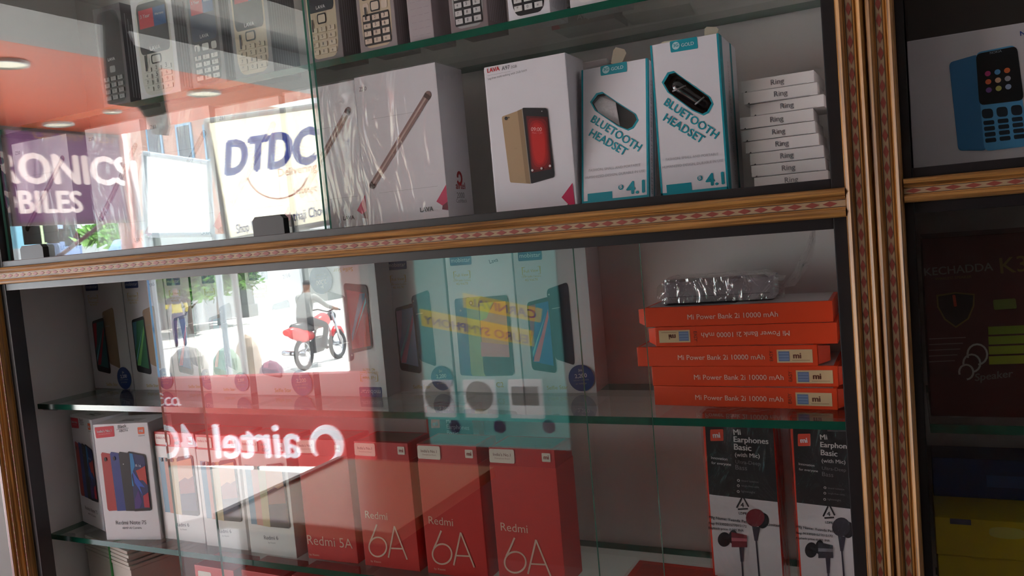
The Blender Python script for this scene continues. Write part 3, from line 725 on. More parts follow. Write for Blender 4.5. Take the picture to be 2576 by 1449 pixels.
def sleeve_box(p0, p1, label, sl, inn, group, h=.161, d=.052, cut=.868):
    b = Carton('smartphone_box', p0, p1, ZL, h, d, label, 'phone box', group, body=False)
    g = .0006; mb = MB(); mb.box((-b.w/2+g,g,.001),(b.w/2-g,d-g,h), inn); mb.build('inner_box', b.root, .0008)
    mb = MB(); mb.box((-b.w/2,0,0),(b.w/2,d,h*cut), sl); mb.build('sleeve', b.root, .0006)
    t = Print((-b.w/2,0,h),(b.w,0,0),(0,d,0),(0,0,1)); t.rect(.06,.12,.94,.9, ink(150,112,104), 1)
    for i in range(5): t.stroke([(.1,.25+.13*i),(.9-.1*(i % 2),.25+.13*i)], .0008, ink(110,80,76), 2)
    t.build('top_print', b.root)
    return b
REDB = ink(214,52,48); REDI = ink(198,40,44)
q6 = UQ([(1928,298),(2298,330),(2405,1302),(2040,1250)])
def redmi6(p0, p1, label, note):
    b = sleeve_box(p0, p1, label, ink(226,224,222), ink(204,48,44), 'white smartphone boxes on the lower shelf')
    p = b.front()
    p.round([(.04,.885),(.40,.885),(.40,.98),(.04,.98)], ink(232,214,206), 1, .12); p.text("India's No.1", (.07,.935), (.37,.935), RED, 2); p.rect(.85,.90,.96,.97, WHITE, 1); p.text('mi', (.87,.915), (.94,.915), RED, 2, bold=.04)
    p.text(note[0], (.48,.94), (.62,.945), DARK, 2, shear=.2); p.text(note[1], (.5,.89), (.66,.895), DARK, 2, shear=.2)
    for i, (poly, c) in enumerate(((((1980,528),(2030,534),(2090,1022),(2040,1018)),(120,156,178)), (((2028,534),(2088,546),(2140,1034),(2088,1024)),(206,150,136)), (((2085,546),(2150,540),(2200,1046),(2138,1034)),(196,178,136)), (((2148,548),(2162,530),(2275,520),(2293,536),(2351,1042),(2340,1057),(2196,1042)),(40,42,50)))):
        p.poly(q6(*poly), ink(*c), 2+i)
    p.poly(q6((2152,572),(2282,545),(2336,1010),(2198,1004)), ink(150,84,84), 6); p.poly(q6((2152,572),(2282,545),(2300,705),(2255,730),(2225,715),(2170,752)), ink(222,164,130), 7)
    p.poly(q6((2182,860),(2318,850),(2336,1010),(2198,1004)), ink(60,52,78), 7)
    for x, y in ((2012,552),(2052,553)): p.ell(*q6((x,y)), .022, DARK, 7, 12, 1.5)
    p.ell(*q6((2104,558)), .045, DARK, 7, 12, .8)
    p.text('Redmi 6', q6((2145,1147)), q6((2258,1150)), ink(90,90,94), 2); p.text('by Xiaomi', q6((2178,1178)), q6((2236,1182)), GREY, 2)
    p.build('front_print', b.root); return b
redmi6((-1.0065,.074), (-.923,.072), 'Redmi 6 box beside the Note 7S, at the pane edge', ('GOLD','ABC'))
redmi6((-.9165,.068), (-.8375,.067), 'Redmi 6 box in the middle of three white ones', ('LAST','BLUE'))
redmi6((-.8295,.064), (-.7475,.062), 'Redmi 6 box next to the red 5A box', ('BLACK','GELA'))
q5 = UQ([(148,375),(568,378),(650,1345),(243,1298)])
q6a = UQ([(1120,352),(1602,375),(1703,1483),(1215,1420)])
THIN = ink(236,196,176); LAB = ink(240,226,214)
def label_mi(p, q, lq, mq, cr):
    p.round(q(*lq), LAB, 1, .1)
    (a0,b0),(a1,b1),(a2,b2),(a3,b3) = q(*lq)
    p.text("India's No.1", (a0+(a1-a0)*.15,(b0+b3)/2), (a0+(a1-a0)*.85,(b1+b2)/2), ink(120,70,60), 2); p.text('Smartphone Brand', (a0+(a1-a0)*.2,b0+(b3-b0)*.72), (a0+(a1-a0)*.8,b1+(b2-b1)*.72), ink(180,140,130), 2)
    p.round(q(*mq), LAB, 1, .08); (a0,b0),(a1,b1),(a2,b2),(a3,b3) = q(*mq); p.text('mi', (a0+(a1-a0)*.2,b3+(b0-b3)*.3), (a0+(a1-a0)*.82,b3+(b0-b3)*.3), ink(150,50,40), 2, bold=.05)
b = sleeve_box((-.732,.067), (-.652,.068), 'red Redmi 5A box between the white boxes and the 6A boxes', REDB, REDI, 'red smartphone boxes on the lower shelf')
p = b.front(); label_mi(p, q5, ((148,385),(300,380),(303,485),(155,485)), ((468,413),(517,416),(519,471),(470,470)), 0)
p.text('Redmi 5A', q5((238,1192)), q5((607,1228)), THIN, 2, bold=-.006); p.text('by Xiaomi', q5((253,1276)), q5((330,1284)), THIN, 2); p.build('front_print', b.root)
def redmi6a(p0, p1, label):
    b = sleeve_box(p0, p1, label, REDB, REDI, 'red smartphone boxes on the lower shelf')
    p = b.front(); label_mi(p, q6a, ((1130,363),(1310,372),(1318,482),(1135,470)), ((1510,398),(1572,402),(1577,470),(1515,466)), 0)
    p.text('Redmi', q6a((1222,1008)), q6a((1418,1030)), THIN, 2, bold=-.004)
    wd = .0021
    ring = [q6a((1328+78*math.cos(a), 1262+84*math.sin(a)))for a in [2*math.pi*i/30 for i in range(30)]]
    p.stroke(ring, wd, THIN, 2, True); p.stroke(q6a((1262,1212),(1290,1150),(1322,1066)), wd, THIN, 3)
    p.stroke(q6a((1422,1356),(1478,1082)), wd, THIN, 2); p.stroke(q6a((1478,1082),(1590,1374)), wd, THIN, 3); p.stroke(q6a((1440,1274),(1550,1280)), wd*.9, THIN, 2)
    p.text('by Xiaomi', q6a((1265,1392)), q6a((1355,1403)), THIN, 2); p.build('front_print', b.root); return b
redmi6a((-.640,.067), (-.558,.067), 'red Redmi 6A box, first of three, beside the 5A box')
redmi6a((-.546,.067), (-.4625,.0665), 'red Redmi 6A box, middle of three')
redmi6a((-.4475,.0665), (-.3635,.0665), 'red Redmi 6A box, last of three, by the pane edges')

qe = UQ([(928,40),(1500,44),(1622,1480),(1062,1412)])
RDE = ink(214,60,36); BLK = ink(34,34,36)
def ear_box(p0, p1, label, h, d, red=True, lift=0.0):
    b = Carton('earphone_box', p0, p1, ZL+lift, h, d, label, 'earphone box', 'black and white earphone boxes', m=RDE)
    p = b.front()
    p.poly(qe((950,40),(1500,44),(1558,746),(1005,690)), BLK, 1); p.poly(qe((1005,690),(1558,746),(1618,1440),(1075,1392)), ink(206,202,204), 1)
    p.round(qe((1000,168),(1105,164),(1110,258),(1004,262)), ink(226,80,60), 2, .08); p.text('mi', qe((1025,235)), qe((1085,232)), WHITE, 3, bold=.05)
    lw = ink(206,202,200); lg = ink(120,118,120)
    for t, a, c, m, bo in (('Mi',(1190,208),(1250,206),lw,.03),('Earphones',(1192,264),(1476,278),lw,.03),('Basic',(1196,326),(1338,336),lw,.03),('(with Mic)',(1206,382),(1406,392),lw,.015),('Ultra-Deep',(1210,438),(1412,452),lg,0),('Bass',(1212,486),(1306,494),lg,0),
        ('Innovation',(1014,404),(1146,416),lw,.01),('for everyone',(1018,444),(1176,458),lw,.01),('sound isolation',(1262,582),(1400,594),lg,0),('tangle-free cable',(1262,622),(1405,634),lg,0),('lightweight',(1262,668),(1375,678),lg,0),
        ('LDPE',(1247,845),(1312,850),DARK,.02),('Mfg Name: Yuanda Petrochemical Limited',(1010,880),(1580,945),DARK,.01),('Reg: 91330201577015172',(1010,925),(1312,950),DARK,.01),('Buyback price: 0.001 INR',(1010,962),(1290,985),DARK,.01)):
        p.text(t, qe(a), qe(c), m, 3, bold=bo)
    for y in (575,617,664): p.ell(*qe((1238,y)), .02, lw, 3, 12); p.ell(*qe((1238,y)), .012, BLK, 4, 10)
    tri = qe((1275,700),(1333,800),(1222,806)); cx = sum(t[0] for t in tri)/3; cy = sum(t[1] for t in tri)/3
    for i in range(3):
        a, c = tri[i], tri[(i+1) % 3]; p.stroke([(a[0]+(c[0]-a[0])*t, a[1]+(c[1]-a[1])*t) for t in (.12,.85)], .0016, DARK, 3)
    p.text('4', qe((1260,788)), qe((1288,790)), DARK, 3, bold=.02)
    cupc = (116,34,44) if red else (58,56,64); cup = ink(*cupc); dk = ink(30,28,34); cab = ink(56,52,66)
    def blob(cx, cy, rx, ry, m, l, n=20): p.poly(qe(*[(cx+rx*math.cos(2*math.pi*i/n), cy+ry*math.sin(2*math.pi*i/n)) for i in range(n)]), m, l)
    blob(1440,895,50,62,dk,3); blob(1380,872,76,72,cup,4); p.poly(qe((1355,940),(1420,945),(1402,1055),(1378,1055)), cab, 4); p.stroke(qe((1390,1050),(1412,1250),(1430,1440)), .0016, cab, 4)
    blob(1135,1046,52,58,dk,3); blob(1205,1025,36,55,dk,4); p.poly(qe((1190,985),(1315,1010),(1320,1106),(1196,1106)), cup, 5); p.poly(qe((1192,1030),(1317,1036),(1318,1060),(1194,1056)), ink(*[min(255,v+70) for v in cupc]), 6)
    p.poly(qe((1255,1100),(1296,1102),(1292,1220),(1270,1220)), cab, 4); p.stroke(qe((1280,1215),(1290,1330),(1302,1430)), .0016, cab, 4)
    p.build('front_print', b.root)
    g = .0014; k = MB(); k.box((-b.w/2-g,-g-.001,.0006),(b.w/2+g,d+g,h+.003), POLY); k.build('poly_bag', b.root)
    return b
ear_box((-.2085,.118), (-.1345,.116), 'bagged earphone box with red earbuds printed, clear of the frame', .193, .046)
ear_box((-.1165,.110), (-.0520,.108), 'bagged earphone box with grey earbuds, half hidden by the right frame', .193, .046, False)
ear_box((-.585,.155), (-.515,.155), 'earphone box standing behind the 6A boxes, only its top showing', .186, .03)
b = Carton('flat_carton', (-.300,.052), (-.205,.050), ZL+.0004, .012, .085, 'flat red carton in clear plastic at the foot of the earphone boxes', 'box', m=RDE)
p = b.top(); p.rect(.08,.1,.92,.9, ink(190,60,44), 1); p.build('top_print', b.root); b.wrap(.002)

# ------------------------------------------------------------------ goods: bottom shelf, seen under the lower one
PAPER = M((212,206,196), .7, .06, 30)
b = Carton('box_bundle', (-1.225,.10), (-1.075,.062), ZB, .142, .12, 'bundle of flat white cartons tied with a green band under the lower shelf', 'carton bundle', m=PAPER, bevel=.002)
for i in range(5):
    mb = MB(); mb.box((-b.w/2-.001-.002*(i % 2),-.001,.142+.006*i),(b.w/2-.003*(i % 3),.12-.004*(i % 2),.147+.006*i), PAPER); mb.build('flat_carton', b.root, .001)
mb = MB(); mb.box((.01,-.0016,.10),(.015,.122,.1725), M((60,150,70),.5)); mb.build('green_band', b.root)
for i, x in enumerate((-.955,-.868,-.78)):
    c = Carton('smartphone_box', (x,.075+.004*i), (x+.078,.073+.004*i), ZB, .158, .052, ['red phone box on the bottom shelf, nearest the tied bundle','red phone box on the bottom shelf, second from the bundle','red phone box on the bottom shelf, third from the bundle'][i], 'phone box', 'red boxes on the bottom shelf', m=REDB)
    p = c.front(); p.round([(.08,.83),(.42,.83),(.42,.95),(.08,.95)], LAB, 1, .1); p.text("India's No.1", (.12,.885), (.38,.885), ink(120,70,60), 2); p.rect(.8,.87,.93,.94, LAB, 1); p.text('mi', (.82,.885), (.91,.885), REDB, 2, bold=.05); p.build('front_print', c.root)

# ------------------------------------------------------------------ goods: right-hand cabinet
b = Carton('handset_box', (.0085,.05), (.150,.05), .0146, .1194, .06, 'white handset box showing a blue keypad phone, in the right cabinet', 'phone box', m=ink(206,204,208))
qn = UQ([(595,280),(1361,142),(1361,1020),(640,1085)])
p = Print((-b.w/2,0,.011),(.0850,0,0),(0,0,.1085),(0,-1,0))
BL, BL2 = ink(58,120,168), ink(84,158,206); KEY = ink(28,40,52)
p.round(qn((868,420),(1060,362),(1100,985),(920,985)), BL, 2, .07); p.round(qn((1045,352),(1310,296),(1368,960),(1085,990)), BL2, 3, .07)
p.round(qn((1045,362),(1320,305),(1352,665),(1060,700)), ink(14,16,20), 4, .06); p.text('NOKIA', qn((1138,362)), qn((1218,346)), ink(150,160,170), 5, bold=.02)
for r in range(3):
    for c in range(3):
        x, y = 1120+c*64+r*2, 492+r*54-c*11
        p.ell(*qn((x,y)), .026, ink(*((176,60,120),(80,140,190),(214,110,60),(206,96,60),(206,170,140),(170,170,180),(130,90,160),(176,176,96),(150,170,200))[r*3+c]), 5, 12)
for c in range(3): p.round(qn((1072+c*95,725-c*12),(1145+c*95,718-c*12),(1150+c*95,780-c*10),(1078+c*95,785-c*10)), KEY, 4, .2)
for r in range(4):
    for c in range(3):
        x, y = 1082+c*92+r*3, 800+r*37-c*11
        p.round(qn((x,y),(x+70,y-7),(x+73,y+20),(x+3,y+27)), KEY, 4, .2)
p.text('N', qn((1345,235)), qn((1380,228)), ink(50,70,150), 3, bold=.03)
p.build('front_print', b.root)
mb = MB(); mb.box((.0085,.10,.0146),(.4,.205,.30), M((70,64,60),.7)); tag(mb.build('storage_carton', None, .002), 'plain dark carton behind the blue handset box', 'carton')

b = Carton('speaker_box', (.0125,.07), (.19,.07), -.2001, .162, .1, 'dark red wireless speaker box with a shield emblem, right cabinet', 'speaker box', m=ink(70,24,22))
qk = UQ([(775,520),(1524,505),(1524,1449),(828,1449)])
p = Print((-b.w/2,0,.030),(.0775,0,0),(0,0,.1175),(0,-1,0)); T1, T2 = ink(110,104,102), ink(110,90,40)
p.text('KECHADDA', qk((790,680)), qk((1300,655)), T1, 2, bold=.02); p.text('K3', qk((1352,680)), qk((1545,668)), T2, 2, bold=.01); p.text('WIRELESS SPEAKER', qk((870,715)), qk((1140,705)), T2, 2)
sh = [(885,830),(1020,812),(1155,828),(1150,910),(1110,1000),(1020,1058),(940,1000),(890,910)]
p.poly(qk(*sh), ink(26,22,22), 2); p.stroke(qk(*sh), .0013, T2, 3, True); p.text('1', qk((1008,910)), qk((1030,908)), ink(170,60,30), 4, bold=.04)
p.round(qk((1290,870),(1452,862),(1458,935),(1296,942)), ink(96,110,40), 2, .1)
for i in range(4):
    p.poly(qk((1250,1060+i*68),(1540,1052+i*68),(1542,1108+i*68),(1252,1116+i*68)), ink(120+10*i,140+6*i,36), 2)
for i in range(5): p.stroke(qk((825,1140+40*i),(1090-20*i,1132+40*i)), .0007, ink(130,110,110), 2)
for k in range(3):
    cx, cy, r = 1170-40*k, 1250+60*k, 70-10*k
    p.stroke(qk(*[(cx+r*math.cos(a), cy+r*math.sin(a)) for a in [math.radians(-200+22*i) for i in range(14)]]), .0016, ink(170,165,160), 3)
p.text('Speaker', qk((1150,1430)), qk((1420,1400)), T1, 4, bold=.03, shear=.2)
p.build('front_print', b.root)
ZR = -.4005
def small_box(name, x0, x1, y, z, h, d, m, label, cat='box', pr=None):
    b = Carton(name, (x0,y), (x1,y), z, h, d, label, cat, m=m)
    if pr: p = b.front(); pr(p); p.build('front_print', b.root)
    return b
YEL = ink(206,176,20)
small_box('accessory_box', .0125, .17, .100, ZR, .059, .095, YEL, 'yellow accessory box, lowest on the right cabinet shelf', 'box', lambda p: p.rect(.4,.2,.8,.45, ink(190,170,60), 1))
small_box('accessory_box', .0115, .17, .098, ZR+.0594, .0365, .1, YEL, 'yellow accessory box with pale oval label, upper of the two', 'box', lambda p: (p.round([(.28,.55),(.46,.55),(.46,.85),(.28,.85)], ink(206,196,90), 1, .3), p.rect(.08,.84,.19,.99, ink(90,90,110), 1)))
small_box('accessory_box', .0125, .17, .158, ZR+.0963, .040, .045, ink(24,60,110), 'dark blue box standing at the back on the yellow ones', 'box', lambda p: p.rect(.3,.3,.6,.6, ink(40,84,140), 1))

# ------------------------------------------------------------------ the street side, behind the photographer (seen as reflections in the panes)
def at(px, py, V):
    """real point that the panes mirror to this place of the photograph when it lies V metres behind the glass (counted from the camera)"""
    r = ray(px, py); k = V/r.y; return Vector((r.x*k, YM-V, r.z*k))
def atx(px, py, x):
    r = ray(px, py); k = x/r.x; return Vector((x, YM-r.y*k, r.z*k))
ROAD = -2.0
def plate(name, pts, back, m, parent=None, bevel=0):
    """flat board with thickness: corner points, extruded by the vector back"""
    mb = MB(); pts = [Vector(p) for p in pts]; n = len(pts); bk = Vector(back)
    mb.add(pts+[p+bk for p in pts], [tuple(range(n)), tuple(range(n,2*n))[::-1]]+[(i,n+i,n+(i+1) % n,(i+1) % n) for i in range(n)], m)
    return mb.build(name, parent, bevel)
st('floor_street', (-60,-60,ROAD-.3), (-4.95,40,ROAD), M((196,192,186), .8, .08, .6))
st('floor_street_far', (-4.95,-60,ROAD-.3), (20,-3.31,ROAD), M((92,106,112), .8, .08, .6))
# ceiling downlights under the orange awning
DL = emissive('lamp_diffuser', (236,230,208), .8); DLR = M((236,234,226), .35)
for i, (px, py, x) in enumerate(((20,158,-3.39),(516,233,-3.39),(150,313,-4.62),(285,278,-4.1))):
    p = atx(px, py, x); r = .088 if i != 3 else .05
    t = empty('downlight', (p.x,p.y,.9), 0, ['round downlight at the left edge of the orange awning reflection','round downlight in the middle of the orange awning reflection','round downlight just above the purple sign reflection','small round downlight beside the black phone box'][i], 'downlight', 'awning downlights')
    mb = MB(); mb.lathe([(r,0),(r,-.012),(r*.88,-.016),(r*.86,-.006)], DLR, n=28); mb.build('rim', t, smooth=True)
    mb = MB(); mb.lathe([(r*.87,-.007),(r*.4,-.009),(.0001,-.0095)], DL, n=28); mb.build('diffuser', t, smooth=True)
# the shop's own sign, hung along the awning edge and seen from behind
XS = -4.85
sg = empty('shop_sign', (XS,-2.6,.3), 0, 'purple translucent shop sign with white capitals, reflected at the left', 'sign')
PURP = translucent('purple_flex', (104,66,98), .5); WFLEX = emissive('white_letters_sun_glow', (232,218,216), .6); GFLEX = emissive('gold_letters_sun_glow', (160,124,80), .5)  # letters emit in place of sunlight coming through the flex
y0, y1 = atx(330,450,XS).y-.02, YM-1.2
zt, zb = .885, .305
def signprint(org, du, dv, nrm): return Print(org, du, dv, nrm, .002)
b0 = MB(); b0.face([(XS,y0,zb),(XS,y1,zb),(XS,y1,zt),(XS,y0,zt)], PURP); b0.build('flex_face', sg).matrix_parent_inverse = Matrix.Translation(-Vector(sg.location))
p = signprint((XS+.001,y1,zb), (0,y0-y1,0), (0,0,zt-zb), (1,0,0))
def fy(px, py):
    q = atx(px, py, XS); return ((q.y-y1)/(y0-y1), (q.z-zb)/(zt-zb))
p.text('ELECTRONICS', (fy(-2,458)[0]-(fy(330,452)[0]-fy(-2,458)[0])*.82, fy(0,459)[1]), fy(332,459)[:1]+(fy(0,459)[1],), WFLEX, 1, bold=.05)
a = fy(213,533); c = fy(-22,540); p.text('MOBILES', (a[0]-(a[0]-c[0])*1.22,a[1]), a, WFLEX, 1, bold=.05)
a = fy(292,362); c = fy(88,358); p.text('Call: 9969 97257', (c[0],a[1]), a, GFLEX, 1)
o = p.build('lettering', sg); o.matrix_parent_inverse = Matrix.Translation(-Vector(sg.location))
fr = MB(); SF = M((96,70,72), .5)
for z in (zb-.01, zt-.005): fr.box((XS-.012,y0-.015,z),(XS+.006,y1,z+.018), SF)
for y in (y0-.015, atx(30,450,XS).y, y1-.01): fr.box((XS-.012,y,zb),(XS+.012,y+.02,zt), SF)
fr.build('frame', sg).matrix_parent_inverse = Matrix.Translation(-Vector(sg.location))
def own(o, root): o.parent = root; o.matrix_parent_inverse = Matrix.Translation(-Vector(root.location)); return o
# pinkish steel post carrying the awning
pt = atx(338,640,-4.9); tp = atx(318,330,-4.9)
t = empty('awning_post', (pt.x,pt.y,ROAD), 0, 'pinkish painted steel post between purple sign and white boards', 'post')
PM = M((188,132,126), .35, .1, 20)
mb = MB(); mb.tube([(pt.x,pt.y,ROAD),(pt.x,pt.y,1.0)], .072, PM, 14); own(mb.build('pole', t, smooth=True), t)
mb = MB(); mb.tube([(pt.x+.03,pt.y+.03,.42),(pt.x-.25,pt.y+.55,.0)], .014, M((120,84,80),.5), 8); own(mb.build('brace', t, smooth=True), t)
mb = MB(); mb.tube([(pt.x+.07,pt.y-.02,.24),(pt.x+.07,pt.y-.02,.72)], .022, M((240,244,248),.3), 10); own(mb.build('tube_lamp', t, smooth=True), t)
# white board and courier sign beyond the awning
V = 6.0
c4 = [at(368,386,V), at(530,410,V), at(540,590,V), at(372,592,V)]
t = empty('white_board', (c4[3].x,c4[3].y,c4[3].z), 0, 'blank white board on a grey frame, left of the courier sign reflection', 'sign')
mb = MB(); mb.face(c4, translucent('white_board_flex', (236,240,240), .5)); own(mb.build('panel', t), t)
mb = MB()
for i in range(4): mb.tube([c4[i]+Vector((0,.02,0)), c4[(i+1) % 4]+Vector((0,.02,0))], .025, M((150,156,160),.4), 8)
for q in (c4[2], c4[3]): mb.tube([q, (q.x,q.y,ROAD)], .03, M((150,156,160),.4), 8)
own(mb.build('frame', t), t)
V = 5.0
c4 = [at(523,305,V), at(835,262,V), at(852,556,V), at(580,605,V)]
t = empty('courier_sign', (c4[3].x,c4[3].y,c4[3].z), 0, 'cream translucent DTDC courier sign reflected in the upper pane', 'sign')
CR = translucent('cream_flex', (236,226,200), .55); NVY = translucent('navy_ink', (64,80,168), .5); RDI = translucent('red_ink', (214,150,130), .5)
mb = MB(); mb.face(c4, CR); own(mb.build('flex_face', t), t)
def onsign(px, py, dy=.004): q = at(px, py, V); return Vector((q.x, q.y+dy, q.z))
class SignText:
    """lettering laid on a plane seen in the panes"""
    def __init__(s, V): s.mb = MB(); s.V = V
    def text(s, t, a, c, h, m, bold=.02, shear=0, mirrored=False, dy=.004, up=None):
        vs, fs, w = text_geo(t, bold, shear); A, B = at(*a, s.V), at(*c, s.V); ex = (B-A)/w; U = up or Vector((0,0,1))
        k = h/.7
        s.mb.add([A+ex*x+U*y*k+Vector((0,dy+.0006*j,0)) for x,y,j in vs], fs, m)
sx = SignText(V)
sx.text('DTDC', (566,440), (812,405), .26, NVY, .075, .25); sx.text("Delivering", (703,445), (800,428), .06, RDI, 0); sx.text('Strategic', (742,490), (800,480), .05, RDI, 0)
sx.text('Shop No.1, Road Nathaji Chowk', (598,588), (835,536), .075, NVY, .02)
own(sx.mb.build('lettering', t), t)
mb = MB()
for i in range(7):
    for k in range(4):
        a = onsign(562+k*62+i*1.6, 382+i*8-k*9, .005); b2 = onsign(578+k*62+i*1.6, 381+i*8-k*9, .005); mb.face([a, b2, b2+Vector((0,0,.006)), a+Vector((0,0,.006))], CR)
mb.tube([onsign(640+80*math.cos(a)+60, 420+80*math.sin(a)) for a in [math.radians(20+14*i) for i in range(11)]], .006, RDI, 6)
own(mb.build('print_stripes', t), t)
mb = MB()
for i in range(4): mb.tube([c4[i]+Vector((0,.015,0)), c4[(i+1) % 4]+Vector((0,.015,0))], .022, M((120,120,116),.4), 8)
for q in (c4[2], c4[3]): mb.tube([q, (q.x,q.y-.02,ROAD)], .025, M((120,120,116),.4), 8)
own(mb.build('frame', t), t)
# brick house beyond, with blue windows
a, c = at(372,280,25), at(585,300,25)
t = empty('brick_house', (a.x,a.y,ROAD), 0, 'brick house with blue window frames beyond the courier sign', 'house')
BRK = bpy.data.materials.new('brickwork'); BRK.use_nodes = True; nt = BRK.node_tree; bn = nt.nodes.new('ShaderNodeTexBrick'); tcb = nt.nodes.new('ShaderNodeTexCoord'); mpb = nt.nodes.new('ShaderNodeMapping')
mpb.inputs['Rotation'].default_value = (math.pi/2,0,0); bn.inputs['Scale'].default_value = 4; bn.inputs['Color1'].default_value = col((176,120,98)); bn.inputs['Color2'].default_value = col((150,98,82)); bn.inputs['Mortar'].default_value = col((190,180,170))
nt.links.new(tcb.outputs['Object'], mpb.inputs[0]); nt.links.new(mpb.outputs[0], bn.inputs[0]); nt.links.new(bn.outputs[0], nt.nodes['Principled BSDF'].inputs['Base Color'])
mb = MB(); mb.box((a.x-3,a.y-4,ROAD),(c.x,a.y,at(400,292,25).z), BRK); own(mb.build('wall', t), t)
mb = MB(); mb.box((a.x-3.2,a.y-4.2,at(400,292,25).z),(c.x+.2,a.y+.3,at(400,292,25).z+.18), M((206,200,190),.7)); own(mb.build('roof_slab', t), t)
for px in (395,470,540):
    q = at(px,385,25); w = MB(); w.box((q.x-.45,q.y-.05,q.z-.3),(q.x+.45,q.y+.06,q.z+1.2), M((110,150,176),.4)); o = w.build('window_frame', t); own(o, t)
    g = MB(); g.box((q.x-.34,q.y+.05,q.z-.2),(q.x+.34,q.y+.075,q.z+1.1), M((40,60,74),.15)); gg = g.build('pane', None); gg.parent = o
# pale building on the far side of the street with posters
a = atx(0,650,-11.5); 
t = empty('pale_building', (-11.5,-2,ROAD), 0, 'pale street building with posters under the purple sign reflection', 'building')
mb = MB(); mb.box((-13,-6.6,ROAD),(-11.5,3,1.6), M((214,220,224),.7,.05,1)); own(mb.build('wall', t), t)
for i, (px, py, cc) in enumerate(((55,590,(120,170,190)),(100,580,(176,196,150)),(150,575,(130,150,186)),(160,612,(110,130,170)),(200,585,(200,210,206)))):
    q = atx(px,py,-11.5); w = MB(); w.box((-11.5,q.y-.28,q.z-.2),(-11.47,q.y+.28,q.z+.22), M(cc,.6)); own(w.build('poster', t), t)
# blue drum
q = at(325,640,6.2); t = empty('water_drum', (q.x,q.y,ROAD), 0, 'rounded pale blue water drum at the foot of the pink post reflection', 'drum')
mb = MB(); zz = at(325,597,6.2).z-ROAD; r = .17*6.2/5
mb.lathe([(r,0),(r*1.02,.05),(r,.1),(r,zz-.22),(r*.92,zz-.12),(r*.6,zz-.02),(.001,zz)], M((110,150,196),.4), Matrix.Translation(q.xy.to_3d()+Vector((0,0,ROAD))), 24); own(mb.build('tank', t, smooth=True), t)
mb = MB(); mb.lathe([(r*1.04,0),(r*1.04,.04)], M((80,120,170),.4), Matrix.Translation(q.xy.to_3d()+Vector((0,0,ROAD+zz*.55))), 24); own(mb.build('rib', t), t)

# far compound wall, poles, trees
t = empty('compound_wall', (-19.9,-20,ROAD), 0, 'white compound wall across the sunlit road', 'wall')
WL = M((172,176,178), .8, .08, 1.5); WG = M((116,120,118), .8, .1, 2)
for i in range(9):
    mb = MB(); y = -10-3.2*i; mb.box((-20.1,y-3.16,ROAD),(-19.9,y,ROAD+2.75+.08*(i % 2)), WL if i not in (4,5) else WG); own(mb.build('wall_panel', t), t)
    mb = MB(); mb.box((-20.15,y-.1,ROAD),(-19.8,y+.1,ROAD+2.95), WG); own(mb.build('pillar', t), t)
def leaf_tree(name, base, h, r, n, label, lc, tr=.09, seed=1, zc=None):
    rnd = random.Random(seed); t = empty(name, base, 0, label, 'tree')
    mb = MB(); mb.tube([(0,0,0),(.05,.02,h*.4),(.02,-.05,h*.7),(.1,.05,h)], [tr,tr*.8,tr*.6,tr*.3], M((110,92,74),.8), 8)
    for k in range(5):
        an = k*1.3; mb.tube([(.03,-.02,h*(.5+.08*k)),(math.cos(an)*r*.6, math.sin(an)*r*.6, h*(.7+.08*k))], [tr*.4,tr*.15], M((110,92,74),.8), 6)
    mb.build('trunk', t, smooth=True)
    mb = MB(); ms = [M(lc,.6), M(tuple(int(v*.75) for v in lc),.6), M(tuple(min(255,int(v*1.15)) for v in lc),.6)]
    cl = [Vector((rnd.gauss(0,.5)*r, rnd.gauss(0,.5)*r, h+rnd.uniform(-.35,.45)*r)) for _ in range(16)]
    for i in range(n):
        c = rnd.choice(cl)+Vector((rnd.gauss(0,1),rnd.gauss(0,1),rnd.gauss(0,.8)))*r*.2
        u = Vector((rnd.uniform(-1,1),rnd.uniform(-1,1),rnd.uniform(-1,1))).normalized(); v = u.orthogonal().normalized(); L = rnd.uniform(.07,.17)
        mb.face([c-u*L, c+v*L*.45, c+u*L, c-v*L*.45], ms[i % 3])
    tag(mb.build('foliage', t), kind='stuff'); return t
q = at(470,735,16); leaf_tree('street_tree', (q.x,q.y,ROAD), q.z-ROAD+.2, .8, 3600, 'leafy green street tree above the reflected pedestrian', (84,132,44), .07, 3)
q = at(540,700,17.8); leaf_tree('street_tree', (q.x,q.y,ROAD), q.z-ROAD+.1, .95, 3600, 'second street tree in front of the white wall', (92,136,56), .06, 5)
q = at(292,580,8.2); leaf_tree('bush', (q.x,q.y,ROAD), q.z-ROAD, .32, 700, 'green bush seen beside the pink post under the purple sign', (120,170,80), .03, 8)
for i, px in enumerate((628,)):
    q = at(px,790,20); mb = MB(); mb.box((q.x-.14,q.y-.14,ROAD),(q.x+.14,q.y+.14,2.2), WG); mb.box((q.x-.2,q.y-.2,ROAD),(q.x+.2,q.y+.2,ROAD+.4), WG); tag(mb.build('concrete_pole', None, .01), 'grey concrete pole standing on the road verge', 'pole')

